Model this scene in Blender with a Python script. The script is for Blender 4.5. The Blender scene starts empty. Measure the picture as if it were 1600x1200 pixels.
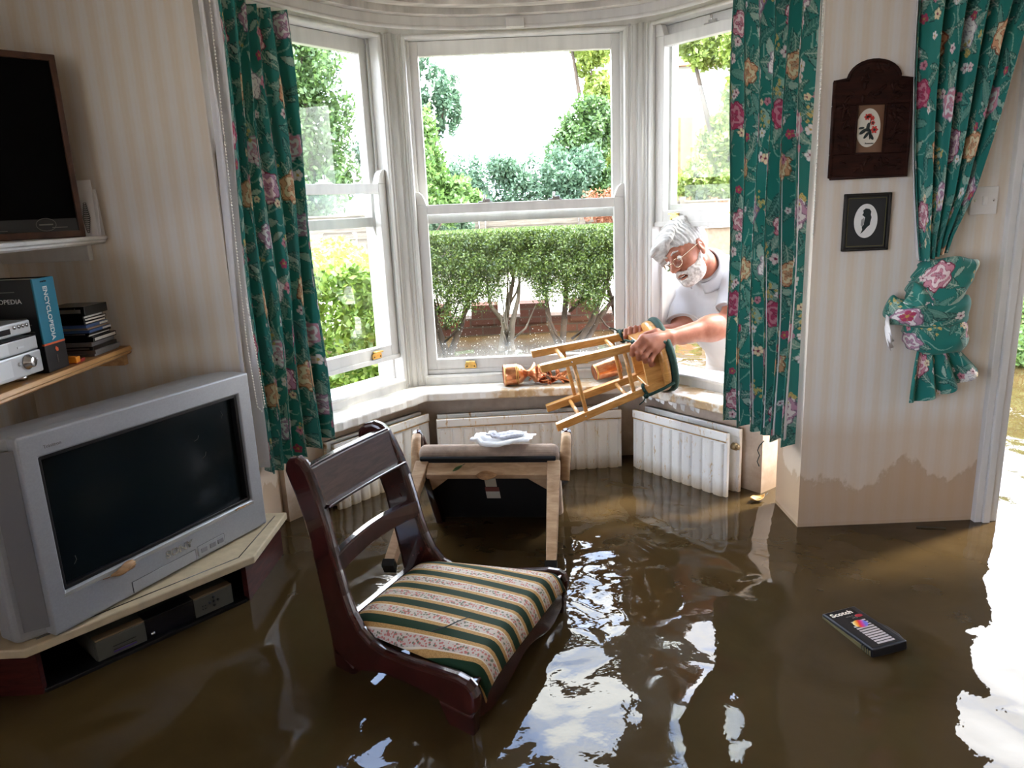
import bpy, bmesh, math, random
import numpy as np
from mathutils import Vector, Matrix
SC = bpy.context.scene
COL = SC.collection
pi = math.pi
rad = math.radians

# ------------------------------------------------------------------ camera, sky, sun, exposure
CAMH = 1.15
def _basis():
    p, r = rad(13.7), rad(2.45)
    fw = Vector((0, math.cos(p), -math.sin(p)))
    r0 = Vector((1, 0, 0)); u0 = r0.cross(fw)
    R = r0 * math.cos(r) - u0 * math.sin(r)
    U = r0 * math.sin(r) + u0 * math.cos(r)
    return R, U, fw
_R, _U, _F = _basis()
cam_d = bpy.data.cameras.new('camera'); cam = bpy.data.objects.new('camera', cam_d); COL.objects.link(cam)
cam_d.sensor_width = 36; cam_d.lens = 36 * 1150 / 1600; cam_d.clip_start = .02; cam_d.clip_end = 200
cam.matrix_world = Matrix(((_R.x, _U.x, -_F.x, 0), (_R.y, _U.y, -_F.y, 0), (_R.z, _U.z, -_F.z, CAMH), (0, 0, 0, 1)))
SC.camera = cam

w = bpy.data.worlds.new('sky'); SC.world = w; w.use_nodes = True
nt = w.node_tree; nt.nodes.clear()
out = nt.nodes.new('ShaderNodeOutputWorld'); bg = nt.nodes.new('ShaderNodeBackground')
tc = nt.nodes.new('ShaderNodeTexCoord'); mp = nt.nodes.new('ShaderNodeMapping'); mp.inputs['Scale'].default_value = (1.6, 1.6, 3.2)
nz = nt.nodes.new('ShaderNodeTexNoise'); nz.inputs['Scale'].default_value = 2.2; nz.inputs['Detail'].default_value = 6
cr = nt.nodes.new('ShaderNodeValToRGB')
cr.color_ramp.elements[0].position = .40; cr.color_ramp.elements[0].color = (.42, .55, .88, 1)
cr.color_ramp.elements[1].position = .56; cr.color_ramp.elements[1].color = (1, 1, 1, 1)
nt.links.new(tc.outputs['Generated'], mp.inputs['Vector']); nt.links.new(mp.outputs['Vector'], nz.inputs['Vector'])
nt.links.new(nz.outputs['Fac'], cr.inputs['Fac']); nt.links.new(cr.outputs['Color'], bg.inputs['Color'])
bg.inputs['Strength'].default_value = 16.0
nt.links.new(bg.outputs['Background'], out.inputs['Surface'])

sun_d = bpy.data.lights.new('sun', 'SUN'); sun = bpy.data.objects.new('sun', sun_d); COL.objects.link(sun)
sun_d.energy = 10; sun_d.angle = rad(6); sun_d.color = (1, .95, .86)
sun.rotation_euler = Vector((-.55, -.25, -.80)).to_track_quat('-Z', 'Y').to_euler()

vs = SC.view_settings
SC.display_settings.display_device = 'sRGB'
vs.view_transform = 'Standard'; vs.look = 'None'; vs.exposure = 0.18; vs.gamma = 1.0; vs.use_curve_mapping = False
cy = SC.cycles
cy.use_denoising = True; cy.max_bounces = 10; cy.diffuse_bounces = 5; cy.glossy_bounces = 4; cy.transparent_max_bounces = 24
cy.caustics_reflective = False; cy.caustics_refractive = False; cy.sample_clamp_indirect = 20

# ------------------------------------------------------------------ helpers
def tag(o, label=None, cat=None, group=None, kind=None):
    if label: o['label'] = label
    if cat: o['category'] = cat
    if group: o['group'] = group
    if kind: o['kind'] = kind
    return o
def thing(name, label, cat, loc=(0, 0, 0), rot=(0, 0, 0), group=None):
    o = bpy.data.objects.new(name, None); COL.objects.link(o); o.empty_display_size = .05
    o.location = loc
    if isinstance(rot, Matrix): o.rotation_euler = rot.to_euler()
    else: o.rotation_euler = rot
    return tag(o, label, cat, group)
def link(name, me, mat=None, parent=None):
    o = bpy.data.objects.new(name, me); COL.objects.link(o)
    if mat is not None:
        for m in (mat if isinstance(mat, (list, tuple)) else [mat]): me.materials.append(m)
    if parent is not None: o.parent = parent
    return o
def npmesh(name, V, F, smooth=False):
    V = np.asarray(V, np.float32); F = np.asarray(F, np.int32); k = F.shape[1]
    me = bpy.data.meshes.new(name)
    me.vertices.add(len(V)); me.vertices.foreach_set('co', V.ravel())
    me.loops.add(F.size); me.loops.foreach_set('vertex_index', F.ravel())
    me.polygons.add(len(F)); me.polygons.foreach_set('loop_start', np.arange(0, F.size, k, dtype=np.int32))
    try: me.polygons.foreach_set('loop_total', np.full(len(F), k, np.int32))
    except Exception: pass
    if smooth: me.polygons.foreach_set('use_smooth', np.ones(len(F), bool))
    me.update(calc_edges=True)
    return me
def vcol(me, C):
    a = me.color_attributes.new('pattern', 'FLOAT_COLOR', 'POINT')
    C4 = np.ones((len(C), 4), np.float32); C4[:, :3] = C
    a.data.foreach_set('color', C4.ravel())
def mods(o, bevel=0, seg=2, sub=0, solid=0, angle=35):
    if solid:
        m = o.modifiers.new('solid', 'SOLIDIFY'); m.thickness = solid; m.offset = 0
    if bevel:
        m = o.modifiers.new('bevel', 'BEVEL'); m.width = bevel; m.segments = seg; m.limit_method = 'ANGLE'; m.angle_limit = rad(angle)
    if sub:
        m = o.modifiers.new('sub', 'SUBSURF'); m.levels = sub; m.render_levels = sub
    return o
class MB:
    """collects shapes, build() links them as one mesh object"""
    def __init__(s): s.V = []; s.F = []; s.S = []
    def raw(s, V, F, smooth=False):
        b = len(s.V); s.V += [tuple(v) for v in V]; s.F += [tuple(b + i for i in f) for f in F]; s.S += [smooth] * len(F); return s
    def box(s, x0, x1, y0, y1, z0, z1, m=None):
        V = [Vector((x, y, z)) for z in (z0, z1) for y in (y0, y1) for x in (x0, x1)]
        if m is not None: V = [m @ v for v in V]
        return s.raw(V, [(0, 2, 3, 1), (4, 5, 7, 6), (0, 1, 5, 4), (2, 6, 7, 3), (0, 4, 6, 2), (1, 3, 7, 5)])
    def cbox(s, c, d, m=None):
        return s.box(c[0] - d[0] / 2, c[0] + d[0] / 2, c[1] - d[1] / 2, c[1] + d[1] / 2, c[2] - d[2] / 2, c[2] + d[2] / 2, m)
    def prism(s, poly, a0, a1, fn):
        """poly: 2d outline, fn(p, q, a) -> 3d; extruded from a0 to a1"""
        n = len(poly)
        V = [fn(p, q, a0) for p, q in poly] + [fn(p, q, a1) for p, q in poly]
        F = [tuple(range(n))[::-1], tuple(range(n, 2 * n))] + [(i, (i + 1) % n, n + (i + 1) % n, n + i) for i in range(n)]
        return s.raw(V, F)
    def tube(s, pts, r, n=8, cap=True, flat=1.0):
        pts = [Vector(p) for p in pts]; N = len(pts); rr = r if isinstance(r, (list, tuple)) else [r] * N
        V = []; F = []; prev = None
        for i, p in enumerate(pts):
            t = (pts[min(i + 1, N - 1)] - pts[max(i - 1, 0)]).normalized()
            if prev is None:
                a = Vector((0, 0, 1)) if abs(t.z) < .9 else Vector((1, 0, 0)); u = t.cross(a).normalized()
            else:
                u = (prev - t * prev.dot(t)).normalized()
            prev = u; v = t.cross(u)
            for k in range(n):
                th = 2 * pi * k / n
                V.append(p + (u * math.cos(th) + v * math.sin(th) * flat) * rr[i])
        for i in range(N - 1):
            for k in range(n):
                F.append((i * n + k, i * n + (k + 1) % n, (i + 1) * n + (k + 1) % n, (i + 1) * n + k))
        if cap: F += [tuple(range(n))[::-1], tuple((N - 1) * n + k for k in range(n))]
        return s.raw(V, F, True)
    def lathe(s, prof, n=32, m=None, sx=1, sy=1):
        V = []; F = []; N = len(prof)
        for r, z in prof:
            for k in range(n):
                v = Vector((r * math.cos(2 * pi * k / n) * sx, r * math.sin(2 * pi * k / n) * sy, z)); V.append(m @ v if m is not None else v)
        for i in range(N - 1):
            for k in range(n):
                F.append((i * n + k, i * n + (k + 1) % n, (i + 1) * n + (k + 1) % n, (i + 1) * n + k))
        if prof[0][0] > 1e-5: F.append(tuple(range(n))[::-1])
        if prof[-1][0] > 1e-5: F.append(tuple((N - 1) * n + k for k in range(n)))
        return s.raw(V, F, True)
    def ell(s, c, r, nu=16, nv=10, m=None):
        prof = [(max(1e-6, math.sin(pi * i / nv)), -math.cos(pi * i / nv)) for i in range(nv + 1)]
        V = []; F = []
        for a, z in prof:
            for k in range(nu):
                v = Vector((a * math.cos(2 * pi * k / nu) * r[0], a * math.sin(2 * pi * k / nu) * r[1], z * r[2]))
                if m is not None: v = m @ v
                V.append(v + Vector(c))
        for i in range(nv):
            for k in range(nu):
                F.append((i * nu + k, i * nu + (k + 1) % nu, (i + 1) * nu + (k + 1) % nu, (i + 1) * nu + k))
        return s.raw(V, F, True)
    def build(s, name, mat, parent=None, bevel=0, seg=2, sub=0, solid=0, angle=35):
        me = bpy.data.meshes.new(name); me.from_pydata([tuple(v) for v in s.V], [], s.F)
        me.polygons.foreach_set('use_smooth', s.S); me.update()
        o = link(name, me, mat, parent)
        return mods(o, bevel, seg, sub, solid, angle)
def frame_m(o, x, y, z):
    x, y, z = Vector(x), Vector(y), Vector(z)
    return Matrix(((x.x, y.x, z.x, o[0]), (x.y, y.y, z.y, o[1]), (x.z, y.z, z.z, o[2]), (0, 0, 0, 1)))
def struct(o): o['kind'] = 'structure'; return o
def rot90(v): return Vector((-v.y, v.x))
def text(name, body, size, mat, parent, m, extrude=.0006, align='LEFT', sx=1.0, bold=0.0):
    cu = bpy.data.curves.new('lettering', 'FONT'); cu.body = body; cu.size = size; cu.extrude = extrude; cu.align_x = align; cu.offset = bold
    cu.resolution_u = 3
    t = bpy.data.objects.new('lettering_curve', cu); COL.objects.link(t)
    dg = bpy.context.evaluated_depsgraph_get(); dg.update()
    me = bpy.data.meshes.new_from_object(t.evaluated_get(dg))
    bpy.data.objects.remove(t); bpy.data.curves.remove(cu)
    me.transform(m @ Matrix.Diagonal((sx, 1, 1, 1)))
    me.materials.clear()
    return link(name, me, mat, parent)

# ------------------------------------------------------------------ materials
class NT:
    def __init__(s, name):
        s.m = bpy.data.materials.new(name); s.m.use_nodes = True; s.t = s.m.node_tree; s.t.nodes.clear()
        s.out = s.n('OutputMaterial')
    def n(s, kind, **kw):
        d = s.t.nodes.new('ShaderNode' + kind)
        for k, v in kw.items():
            if k in d.inputs.keys() if hasattr(d.inputs, 'keys') else False: d.inputs[k].default_value = v
            else: setattr(d, k, v)
        return d
    def l(s, a, b): s.t.links.new(a, b)
    def pos(s): return s.n('NewGeometry').outputs['Position']
    def obj(s): return s.n('TexCoord').outputs['Object']
    def mapping(s, v, scale=(1, 1, 1), loc=(0, 0, 0), rot=(0, 0, 0)):
        d = s.n('Mapping'); d.inputs['Scale'].default_value = scale; d.inputs['Location'].default_value = loc; d.inputs['Rotation'].default_value = rot
        s.l(v, d.inputs['Vector']); return d.outputs['Vector']
    def noise(s, v, scale, detail=3, rough=.5, dist=0):
        d = s.n('TexNoise'); d.inputs['Scale'].default_value = scale; d.inputs['Detail'].default_value = detail
        d.inputs['Roughness'].default_value = rough; d.inputs['Distortion'].default_value = dist
        if v is not None: s.l(v, d.inputs['Vector'])
        return d.outputs['Fac']
    def ramp(s, f, stops, interp='LINEAR'):
        d = s.n('ValToRGB'); e = d.color_ramp.elements; d.color_ramp.interpolation = interp
        while len(e) < len(stops): e.new(.5)
        for i, (p, c) in enumerate(stops):
            e[i].position = p; e[i].color = (c[0], c[1], c[2], 1) if isinstance(c, (tuple, list)) else (c, c, c, 1)
        s.l(f, d.inputs['Fac']); return d.outputs['Color']
    def math(s, op, a, b=None, clamp=False):
        d = s.n('Math'); d.operation = op; d.use_clamp = clamp
        for i, v in enumerate((a, b)):
            if v is None: continue
            if isinstance(v, (int, float)): d.inputs[i].default_value = v
            else: s.l(v, d.inputs[i])
        return d.outputs[0]
    def mix(s, f, a, b, blend='MIX'):
        d = s.n('Mix'); d.data_type = 'RGBA'; d.blend_type = blend
        for i, v in ((0, f), (6, a), (7, b)):
            if isinstance(v, (int, float)): d.inputs[i].default_value = v if i == 0 else (v, v, v, 1)
            elif isinstance(v, tuple): d.inputs[i].default_value = (*v, 1)
            else: s.l(v, d.inputs[i])
        return d.outputs[2]
    def xyz(s, v):
        d = s.n('SeparateXYZ'); s.l(v, d.inputs[0]); return d.outputs
    def bump(s, h, strength=.3, dist=.01):
        d = s.n('Bump'); d.inputs['Strength'].default_value = strength; d.inputs['Distance'].default_value = dist
        s.l(h, d.inputs['Height']); return d.outputs['Normal']
    def bsdf(s, col, rough=.5, metal=0, spec=.5, normal=None, coat=0, emit=None, sub=None, trans=0, ior=1.45, sheen=0):
        d = s.n('BsdfPrincipled'); s.p = d
        for k, v in (('Base Color', col), ('Roughness', rough), ('Metallic', metal), ('Specular IOR Level', spec), ('Coat Weight', coat), ('Transmission Weight', trans), ('IOR', ior), ('Sheen Weight', sheen)):
            i = d.inputs[k]
            if isinstance(v, tuple): i.default_value = (*v, 1)
            elif isinstance(v, (int, float)): i.default_value = v
            else: s.l(v, i)
        if normal is not None: s.l(normal, d.inputs['Normal'])
        s.l(d.outputs[0], s.out.inputs[0]); return d
def plain(name, col, rough=.5, metal=0, spec=.5, var=0, vscale=20, bump=0, bscale=120, coat=0, stretch=(1, 1, 1)):
    n = NT(name); c = col; nm = None; o = None
    if var or bump: o = n.mapping(n.obj(), stretch)
    if var:
        f = n.noise(o, vscale, 4)
        c = n.ramp(f, [(.3, tuple(max(0, v * (1 - var)) for v in col)), (.7, tuple(min(1, v * (1 + var)) for v in col))])
    if bump: nm = n.bump(n.noise(o, bscale, 3), bump, .002)
    n.bsdf(c, rough, metal, spec, nm, coat); return n.m
def wood(name, dark, light, rough=.4, scale=6, stretch=(1, 14, 14), coat=0, spec=.5):
    n = NT(name); v = n.mapping(n.obj(), stretch); f = n.noise(v, scale, 5, .6, .6)
    c = n.ramp(f, [(.3, dark), (.68, light)]); n.bsdf(c, rough, 0, spec, n.bump(f, .08, .001), coat); return n.m
# ------------------------------------------------------------------ setting materials
def m_wallpaper(name, ax=(1, 0, 0)):
    n = NT(name); p = n.pos(); d = n.n('VectorMath', operation='DOT_PRODUCT'); n.l(p, d.inputs[0]); d.inputs[1].default_value = ax
    u = d.outputs['Value']; z = n.xyz(p)[2]
    s = n.math('SINE', n.math('MULTIPLY', u, 2 * pi / .058))
    s2 = n.math('SINE', n.math('MULTIPLY', u, 2 * pi / .0145))
    f = n.math('ADD', n.math('MULTIPLY', s, .30), n.math('ADD', n.math('MULTIPLY', s2, .08), .5))
    ns = n.noise(n.mapping(p, (60, 60, 8)), 3, 3)
    f = n.math('ADD', f, n.math('MULTIPLY', n.math('SUBTRACT', ns, .5), .5))
    c = n.ramp(f, [(.2, (.74, .70, .65)), (.8, (.71, .62, .51))])
    # flood damp: tide mark with an uneven edge, wet and browner near the water
    nl = n.noise(n.mapping(p, (1, 1, .6), (.35, 0, 0)), 3.6, 6, .6)
    t = n.math('ADD', z, n.math('MULTIPLY', n.math('SUBTRACT', nl, .5), .62))
    damp = n.ramp(t, [(.145, 1), (.16, 0)])
    d2 = n.ramp(n.math('ADD', z, n.math('MULTIPLY', n.math('SUBTRACT', nl, .5), .05)), [(.33, 1), (.42, 0)])
    c = n.mix(n.math('MULTIPLY', d2, .55), c, (.60, .44, .29))
    c = n.mix(n.math('MULTIPLY', damp, .62), c, (.42, .27, .15))
    edge = n.ramp(t, [(.138, 0), (.152, 1), (.166, 0)])
    c = n.mix(n.math('MULTIPLY', edge, .25), c, (.40, .27, .15))
    n.bsdf(c, n.ramp(z, [(0, .25), (.25, .7)]), 0, .35); return n.m
WP = m_wallpaper('striped_wallpaper')
WPS = m_wallpaper('striped_wallpaper_side', (0, 1, 0))
def m_apron(name):
    n = NT(name); p = n.pos(); z = n.xyz(p)[2]
    a = n.noise(p, 9, 6, .65); c = n.ramp(a, [(.3, (.50, .39, .29)), (.7, (.72, .61, .49))])
    c = n.mix(n.ramp(n.math('ADD', z, n.math('MULTIPLY', a, .1)), [(.06, .8), (.2, 0)]), c, (.26, .17, .09))
    n.bsdf(c, .6, 0, .3, n.bump(a, .2, .003)); return n.m
APR = m_apron('stained_plaster')
def m_paint(name, col=(.82, .79, .73), crack=.5):
    n = NT(name); p = n.pos(); a = n.noise(p, 38, 6, .7); b = n.noise(n.mapping(p, (1, 1, .12)), 26, 4)
    c = n.ramp(b, [(.25, tuple(v * .86 for v in col)), (.6, col)])
    c = n.mix(n.ramp(a, [(.72, 0), (.76, crack)]), c, (.45, .36, .25))
    n.bsdf(c, .38, 0, .4, n.bump(a, .12, .002)); return n.m
PAINT = m_paint('white_gloss_paint', (.68, .665, .635), .25)
def m_sill():
    n = NT('peeling_sill_paint'); p = n.pos(); a = n.noise(p, 22, 7, .7); b = n.noise(p, 7, 4, .6)
    x = n.xyz(p)[0]
    m = n.math('ADD', n.math('MULTIPLY', b, .75), n.math('MULTIPLY', a, .35))
    m = n.math('ADD', m, n.math('MULTIPLY', n.math('SUBTRACT', x, -.1), .14))
    c = n.ramp(m, [(.45, (.84, .81, .75)), (.60, (.80, .75, .66)), (.66, (.62, .45, .26)), (.80, (.50, .34, .18))])
    n.bsdf(c, .45, 0, .4, n.bump(m, .3, .004)); return n.m
SILLM = m_sill()
CEIL = plain('stained_ceiling_paint', (.62, .59, .54), .8, var=.28, vscale=5, stretch=(2, 6, 1))
CREAM = plain('room_ceiling_paint', (.74, .72, .68), .85, var=.05, vscale=4)
BRICK = None
def m_brick(name, c1, c2, mortar, scale=1.0):
    n = NT(name); p = n.obj(); b = n.n('TexBrick'); n.l(n.mapping(p, (1, 1, 1), rot=(pi / 2, 0, 0)), b.inputs['Vector'])
    b.inputs['Scale'].default_value = scale; b.inputs['Brick Width'].default_value = .215; b.inputs['Row Height'].default_value = .075
    b.inputs['Mortar Size'].default_value = .008; b.inputs['Color1'].default_value = (*c1, 1); b.inputs['Color2'].default_value = (*c2, 1); b.inputs['Mortar'].default_value = (*mortar, 1)
    c = n.mix(n.math('MULTIPLY', n.noise(p, 8, 5), .5), b.outputs['Color'], (.05, .05, .03)); n.bsdf(c, .85, 0, .2); return n.m
BRICK = m_brick('red_garden_brick', (.14, .032, .02), (.075, .022, .016), (.085, .05, .036))
def m_glass(name, dirt=False, refl=.10):
    n = NT(name); fr = n.n('Fresnel'); fr.inputs['IOR'].default_value = 1.5
    tr = n.n('BsdfTransparent'); tr.inputs[0].default_value = (.97, .985, .975, 1); gl = n.n('BsdfGlossy'); gl.inputs['Roughness'].default_value = .005
    mx = n.n('MixShader'); n.l(n.math('MULTIPLY', fr.outputs[0], refl), mx.inputs[0]); n.l(tr.outputs[0], mx.inputs[1]); n.l(gl.outputs[0], mx.inputs[2])
    last = mx.outputs[0]
    p = n.pos(); z = n.xyz(p)[2]
    if dirt:
        vo = n.n('TexVoronoi'); vo.inputs['Scale'].default_value = 75; n.l(p, vo.inputs['Vector'])
        dens = n.ramp(n.math('ADD', z, n.math('MULTIPLY', n.noise(p, 6, 3), .25)), [(.60, 1), (.92, 0)])
        r = n.math('MULTIPLY', n.xyz(vo.outputs['Color'])[0], n.math('MULTIPLY', dens, .26))
        spot = n.math('LESS_THAN', vo.outputs['Distance'], r)
        haze = n.math('MULTIPLY', n.ramp(n.math('ADD', z, n.math('MULTIPLY', n.noise(p, 9, 4), .10)), [(.50, 1), (.62, 0)]), .16)
        f = n.math('MAXIMUM', n.math('MULTIPLY', spot, .5), haze)
    else:
        f = n.math('MULTIPLY', n.ramp(n.noise(n.mapping(p, (1, 1, .25)), 14, 5, .7), [(.55, 0), (.8, 1)]), .015)
    df = n.n('BsdfDiffuse'); df.inputs[0].default_value = (.8, .8, .76, 1); tl = n.n('BsdfTranslucent'); tl.inputs[0].default_value = (.75, .75, .7, 1)
    ad = n.n('MixShader'); ad.inputs[0].default_value = .45; n.l(df.outputs[0], ad.inputs[1]); n.l(tl.outputs[0], ad.inputs[2])
    m2 = n.n('MixShader'); n.l(f, m2.inputs[0]); n.l(last, m2.inputs[1]); n.l(ad.outputs[0], m2.inputs[2]); n.l(m2.outputs[0], n.out.inputs[0])
    return n.m
GLASS = m_glass('window_glass'); GLASSD = m_glass('splashed_window_glass', True, .5)
BRASS = plain('brass', (.78, .52, .16), .28, 1, var=.2, vscale=60)
CHROME = plain('steel', (.55, .55, .56), .25, 1)
CARPET = plain('sodden_carpet', (.09, .06, .035), .95, var=.3, vscale=40)

# ------------------------------------------------------------------ plan of the bay (metres, z = 0 at the water line)
V2 = lambda x, y: Vector((x, y))
FZ = -.32                                   # floor
P_NL, P_QL, P_PL, P_PR, P_QR, P_NR = V2(-.9, 2.40), V2(-.9, 2.653), V2(-.445, 3.26), V2(.59, 3.26), V2(.987, 2.731), V2(.987, 2.40)
BAY = [P_QL, P_PL, P_PR, P_QR]
def offset(pts, d):
    """offset a polyline to its right-hand side seen in plan (into the room for BAY) by d"""
    out = []
    for i, p in enumerate(pts):
        ns = []
        if i > 0: t = (pts[i] - pts[i - 1]).normalized(); ns.append(Vector((t.y, -t.x)))
        if i < len(pts) - 1: t = (pts[i + 1] - pts[i]).normalized(); ns.append(Vector((t.y, -t.x)))
        if len(ns) == 1: out.append(p + ns[0] * d)
        else:
            b = (ns[0] + ns[1]).normalized(); out.append(p + b * (d / b.dot(ns[0])))
    return out
def band(name, pa, pb, z0, z1, mat, parent=None, bevel=0):
    b = MB(); n = len(pa)
    V = [(*p, z0) for p in pa] + [(*p, z0) for p in pb] + [(*p, z1) for p in pa] + [(*p, z1) for p in pb]
    F = []
    for i in range(n - 1):
        F += [(i, i + 1, n + i + 1, n + i), (2 * n + i, 3 * n + i, 3 * n + i + 1, 2 * n + i + 1), (i, 2 * n + i, 2 * n + i + 1, i + 1), (n + i, n + i + 1, 3 * n + i + 1, 3 * n + i)]
    F += [(0, n, 3 * n, 2 * n), (n - 1, 3 * n - 1, 4 * n - 1, 2 * n - 1)]
    b.raw(V, F); return b.build(name, mat, parent, bevel)

# room shell
struct(MB().box(-1.75, 3.05, -2.6, 3.5, FZ - .1, FZ).build('floor', CARPET))
struct(MB().box(-1.75, 3.05, -2.6, 2.40, 2.15, 2.25).build('ceiling', CREAM))
RW = .20
b = MB(); b.box(-1.75, -1.60, -2.6, -2.35, FZ, 2.15).box(-1.75, -1.60, .85, 2.40, FZ, 2.15).box(-1.75, -1.60, -2.35, .85, FZ, .5).box(-1.75, -1.60, -2.35, .85, 1.80, 2.15)
struct(b.build('wall_left', WPS))
struct(MB().box(-1.75, -.9, 2.40, 2.653, FZ, 2.15).build('wall_back_left', WP))
struct(MB().box(.987, 1.665, 2.40, 2.62, FZ, 2.15).build('wall_back_right', WP))
struct(MB().box(2.60, 3.05, 2.40, 2.62, FZ, 2.15).build('wall_back_far_right', WP))
struct(MB().box(1.665, 2.60, 2.40, 2.62, 1.82, 2.15).build('wall_over_door', WP))
struct(MB().box(-.9, .987, 2.40, 2.62, 1.90, 2.15).build('wall_over_bay', WP))
struct(MB().box(2.90, 3.05, -2.6, 2.40, FZ, 2.15).build('wall_right', WPS))
struct(MB().box(-1.75, 3.05, -2.75, -2.6, FZ, 2.15).build('wall_rear', WP))
# added window in the left-hand wall, unseen: fill daylight through a tint sheet
wr = struct(thing('added_window', None, None, (-1.675, -.75, 1.15)))
b = MB()
for y in (-1.58, -.53, .53, 1.58): b.box(-.03, .03, y - .025, y + .025, -.65, .65)
b.box(-.03, .03, -1.6, 1.6, -.65, -.6).box(-.03, .03, -1.6, 1.6, .6, .65)
b.build('window_frame', PAINT, wr)
TINT = NT('tint_sheet'); _t = TINT.n('BsdfTransparent'); _t.inputs[0].default_value = (.9, .885, .86, 1); TINT.l(_t.outputs[0], TINT.out.inputs[0])  # plain see-through tint added to trim the fill daylight, no woven cloth
MB().box(-.001, .001, -1.58, 1.58, -.61, .61).build('tint_sheet', TINT.m, wr)

# bay: wall under the sills, corner posts and frieze, ceiling, sill
fl_in = offset(BAY, .03); fl_out = offset(BAY, -.19)
struct(band('wall_bay', fl_in, fl_out, FZ, .325, APR))
struct(band('wall_bay_frieze', BAY, offset(BAY, -.16), 1.842, 1.93, PAINT))
ceil_pts = [P_NL + V2(0, .2)] + offset(BAY, -.2) + [P_NR + V2(0, .2)]
b = MB(); b.raw([(*p, 1.885) for p in ceil_pts] + [(*p, 2.0) for p in ceil_pts], [tuple(range(6)), tuple(range(6, 12))[::-1]] + [(i, (i + 1) % 6, 6 + (i + 1) % 6, 6 + i)[::-1] for i in range(6)])
struct(b.build('ceiling_bay', CEIL))
# curved cornice and the white curtain track that runs round the bay
def smooth_plan(pts, n=60):
    P = [Vector((p.x, p.y, 0)) for p in pts]; out = []
    # chaikin
    for _ in range(4):
        q = [P[0]]
        for a, c in zip(P[:-1], P[1:]): q += [a.lerp(c, .25), a.lerp(c, .75)]
        P = q + [P[-1]]
    return [Vector((p.x, p.y)) for p in P]
trk = smooth_plan([V2(-.80, 2.42), V2(-.74, 2.60), V2(-.37, 3.06), V2(.50, 3.06), V2(.83, 2.66), V2(.90, 2.42)])
struct(band('trim_1', trk, offset(trk, -.035), 1.815, 1.885, PAINT, bevel=.004))
cv = offset(trk, .04); struct(band('trim_2', cv, offset(cv, -.06), 1.848, 1.885, CEIL, bevel=.01))
cv = offset(trk, .115); struct(band('trim_3', cv, offset(cv, -.05), 1.865, 1.885, CEIL, bevel=.008))
tk = thing('curtain_track', 'white curved curtain track running round the top of the bay', 'curtain track', (.07, 3.0, 1.81))
V = [Vector((p.x - .07, p.y - 3.0, 0)) for p in trk]
MB().tube(V, .0075, 8).build('rail', PAINT, tk)
MB().box(-.035, .035, -.02 + .058, .012 + .058, -.004, .028).build('joint_cover', PAINT, tk, bevel=.002)

sill_in = offset(BAY, .150)
# uneven nose so that the rotten paint edge reads
rng = random.Random(3)
def ragged(pa, step=.025, amp=.004):
    out = []
    for a, c in zip(pa[:-1], pa[1:]):
        k = max(2, int((c - a).length / step)); t = (c - a).normalized(); nn = Vector((t.y, -t.x))
        for i in range(k): out.append(a.lerp(c, i / k) + (nn * rng.uniform(-amp, amp) if i else Vector((0, 0))))
    return out + [pa[-1]]
si = ragged(sill_in)
so = []
for a, c, a2, c2 in zip(sill_in[:-1], sill_in[1:], offset(BAY, -.22)[:-1], offset(BAY, -.22)[1:]):
    k = max(2, int((c - a).length / .025)); so += [a2.lerp(c2, i / k) for i in range(k)]
so += [offset(BAY, -.22)[-1]]
struct(band('trim_4', si, so, .328, .366, SILLM, bevel=.007))
# loose flakes of paint under the right-hand nose
b = MB()
for i in range(9):
    p = sill_in[2].lerp(sill_in[3], .12 + .06 * i + rng.uniform(-.02, .02)); L = rng.uniform(.01, .028)
    b.raw([(p.x, p.y, .331), (p.x + .015, p.y - .02, .331), (p.x + .012, p.y - .022, .331 - L), (p.x + .002, p.y - .008, .331 - L * .7)], [(0, 1, 2, 3)])
struct(b.build('trim_5', PAINT))
# corner posts between the windows: moulded
for nm, P, t1, t2 in (('trim_6', P_PL, (P_QL - P_PL).normalized(), V2(1, 0)), ('trim_7', P_PR, V2(-1, 0), (P_QR - P_PR).normalized())):
    out_d = -((t1 + t2).normalized())
    Pq = P + out_d * .004
    poly = [Pq + t1 * .060, Pq, Pq + t2 * .060, P + t2 * .062 + out_d * .18, P + out_d * .25, P + t1 * .062 + out_d * .18]
    b = MB(); b.prism([(p.x, p.y) for p in poly], .366, 1.845, lambda p, q, a: (p, q, a))
    # raised beads on both faces
    for t in (t1, t2):
        nn = Vector((-t.y, t.x)); nn = nn if nn.dot(out_d) < 0 else -nn
        for u in (.018, .047):
            c = P + t * u - nn * .001
            b.tube([(c.x, c.y, .366), (c.x, c.y, 1.845)], .0055, 8)
    c = P - out_d * .006; b.tube([(c.x, c.y, .366), (c.x, c.y, 1.845)], .014, 10)
    struct(b.build(nm, PAINT))

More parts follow.
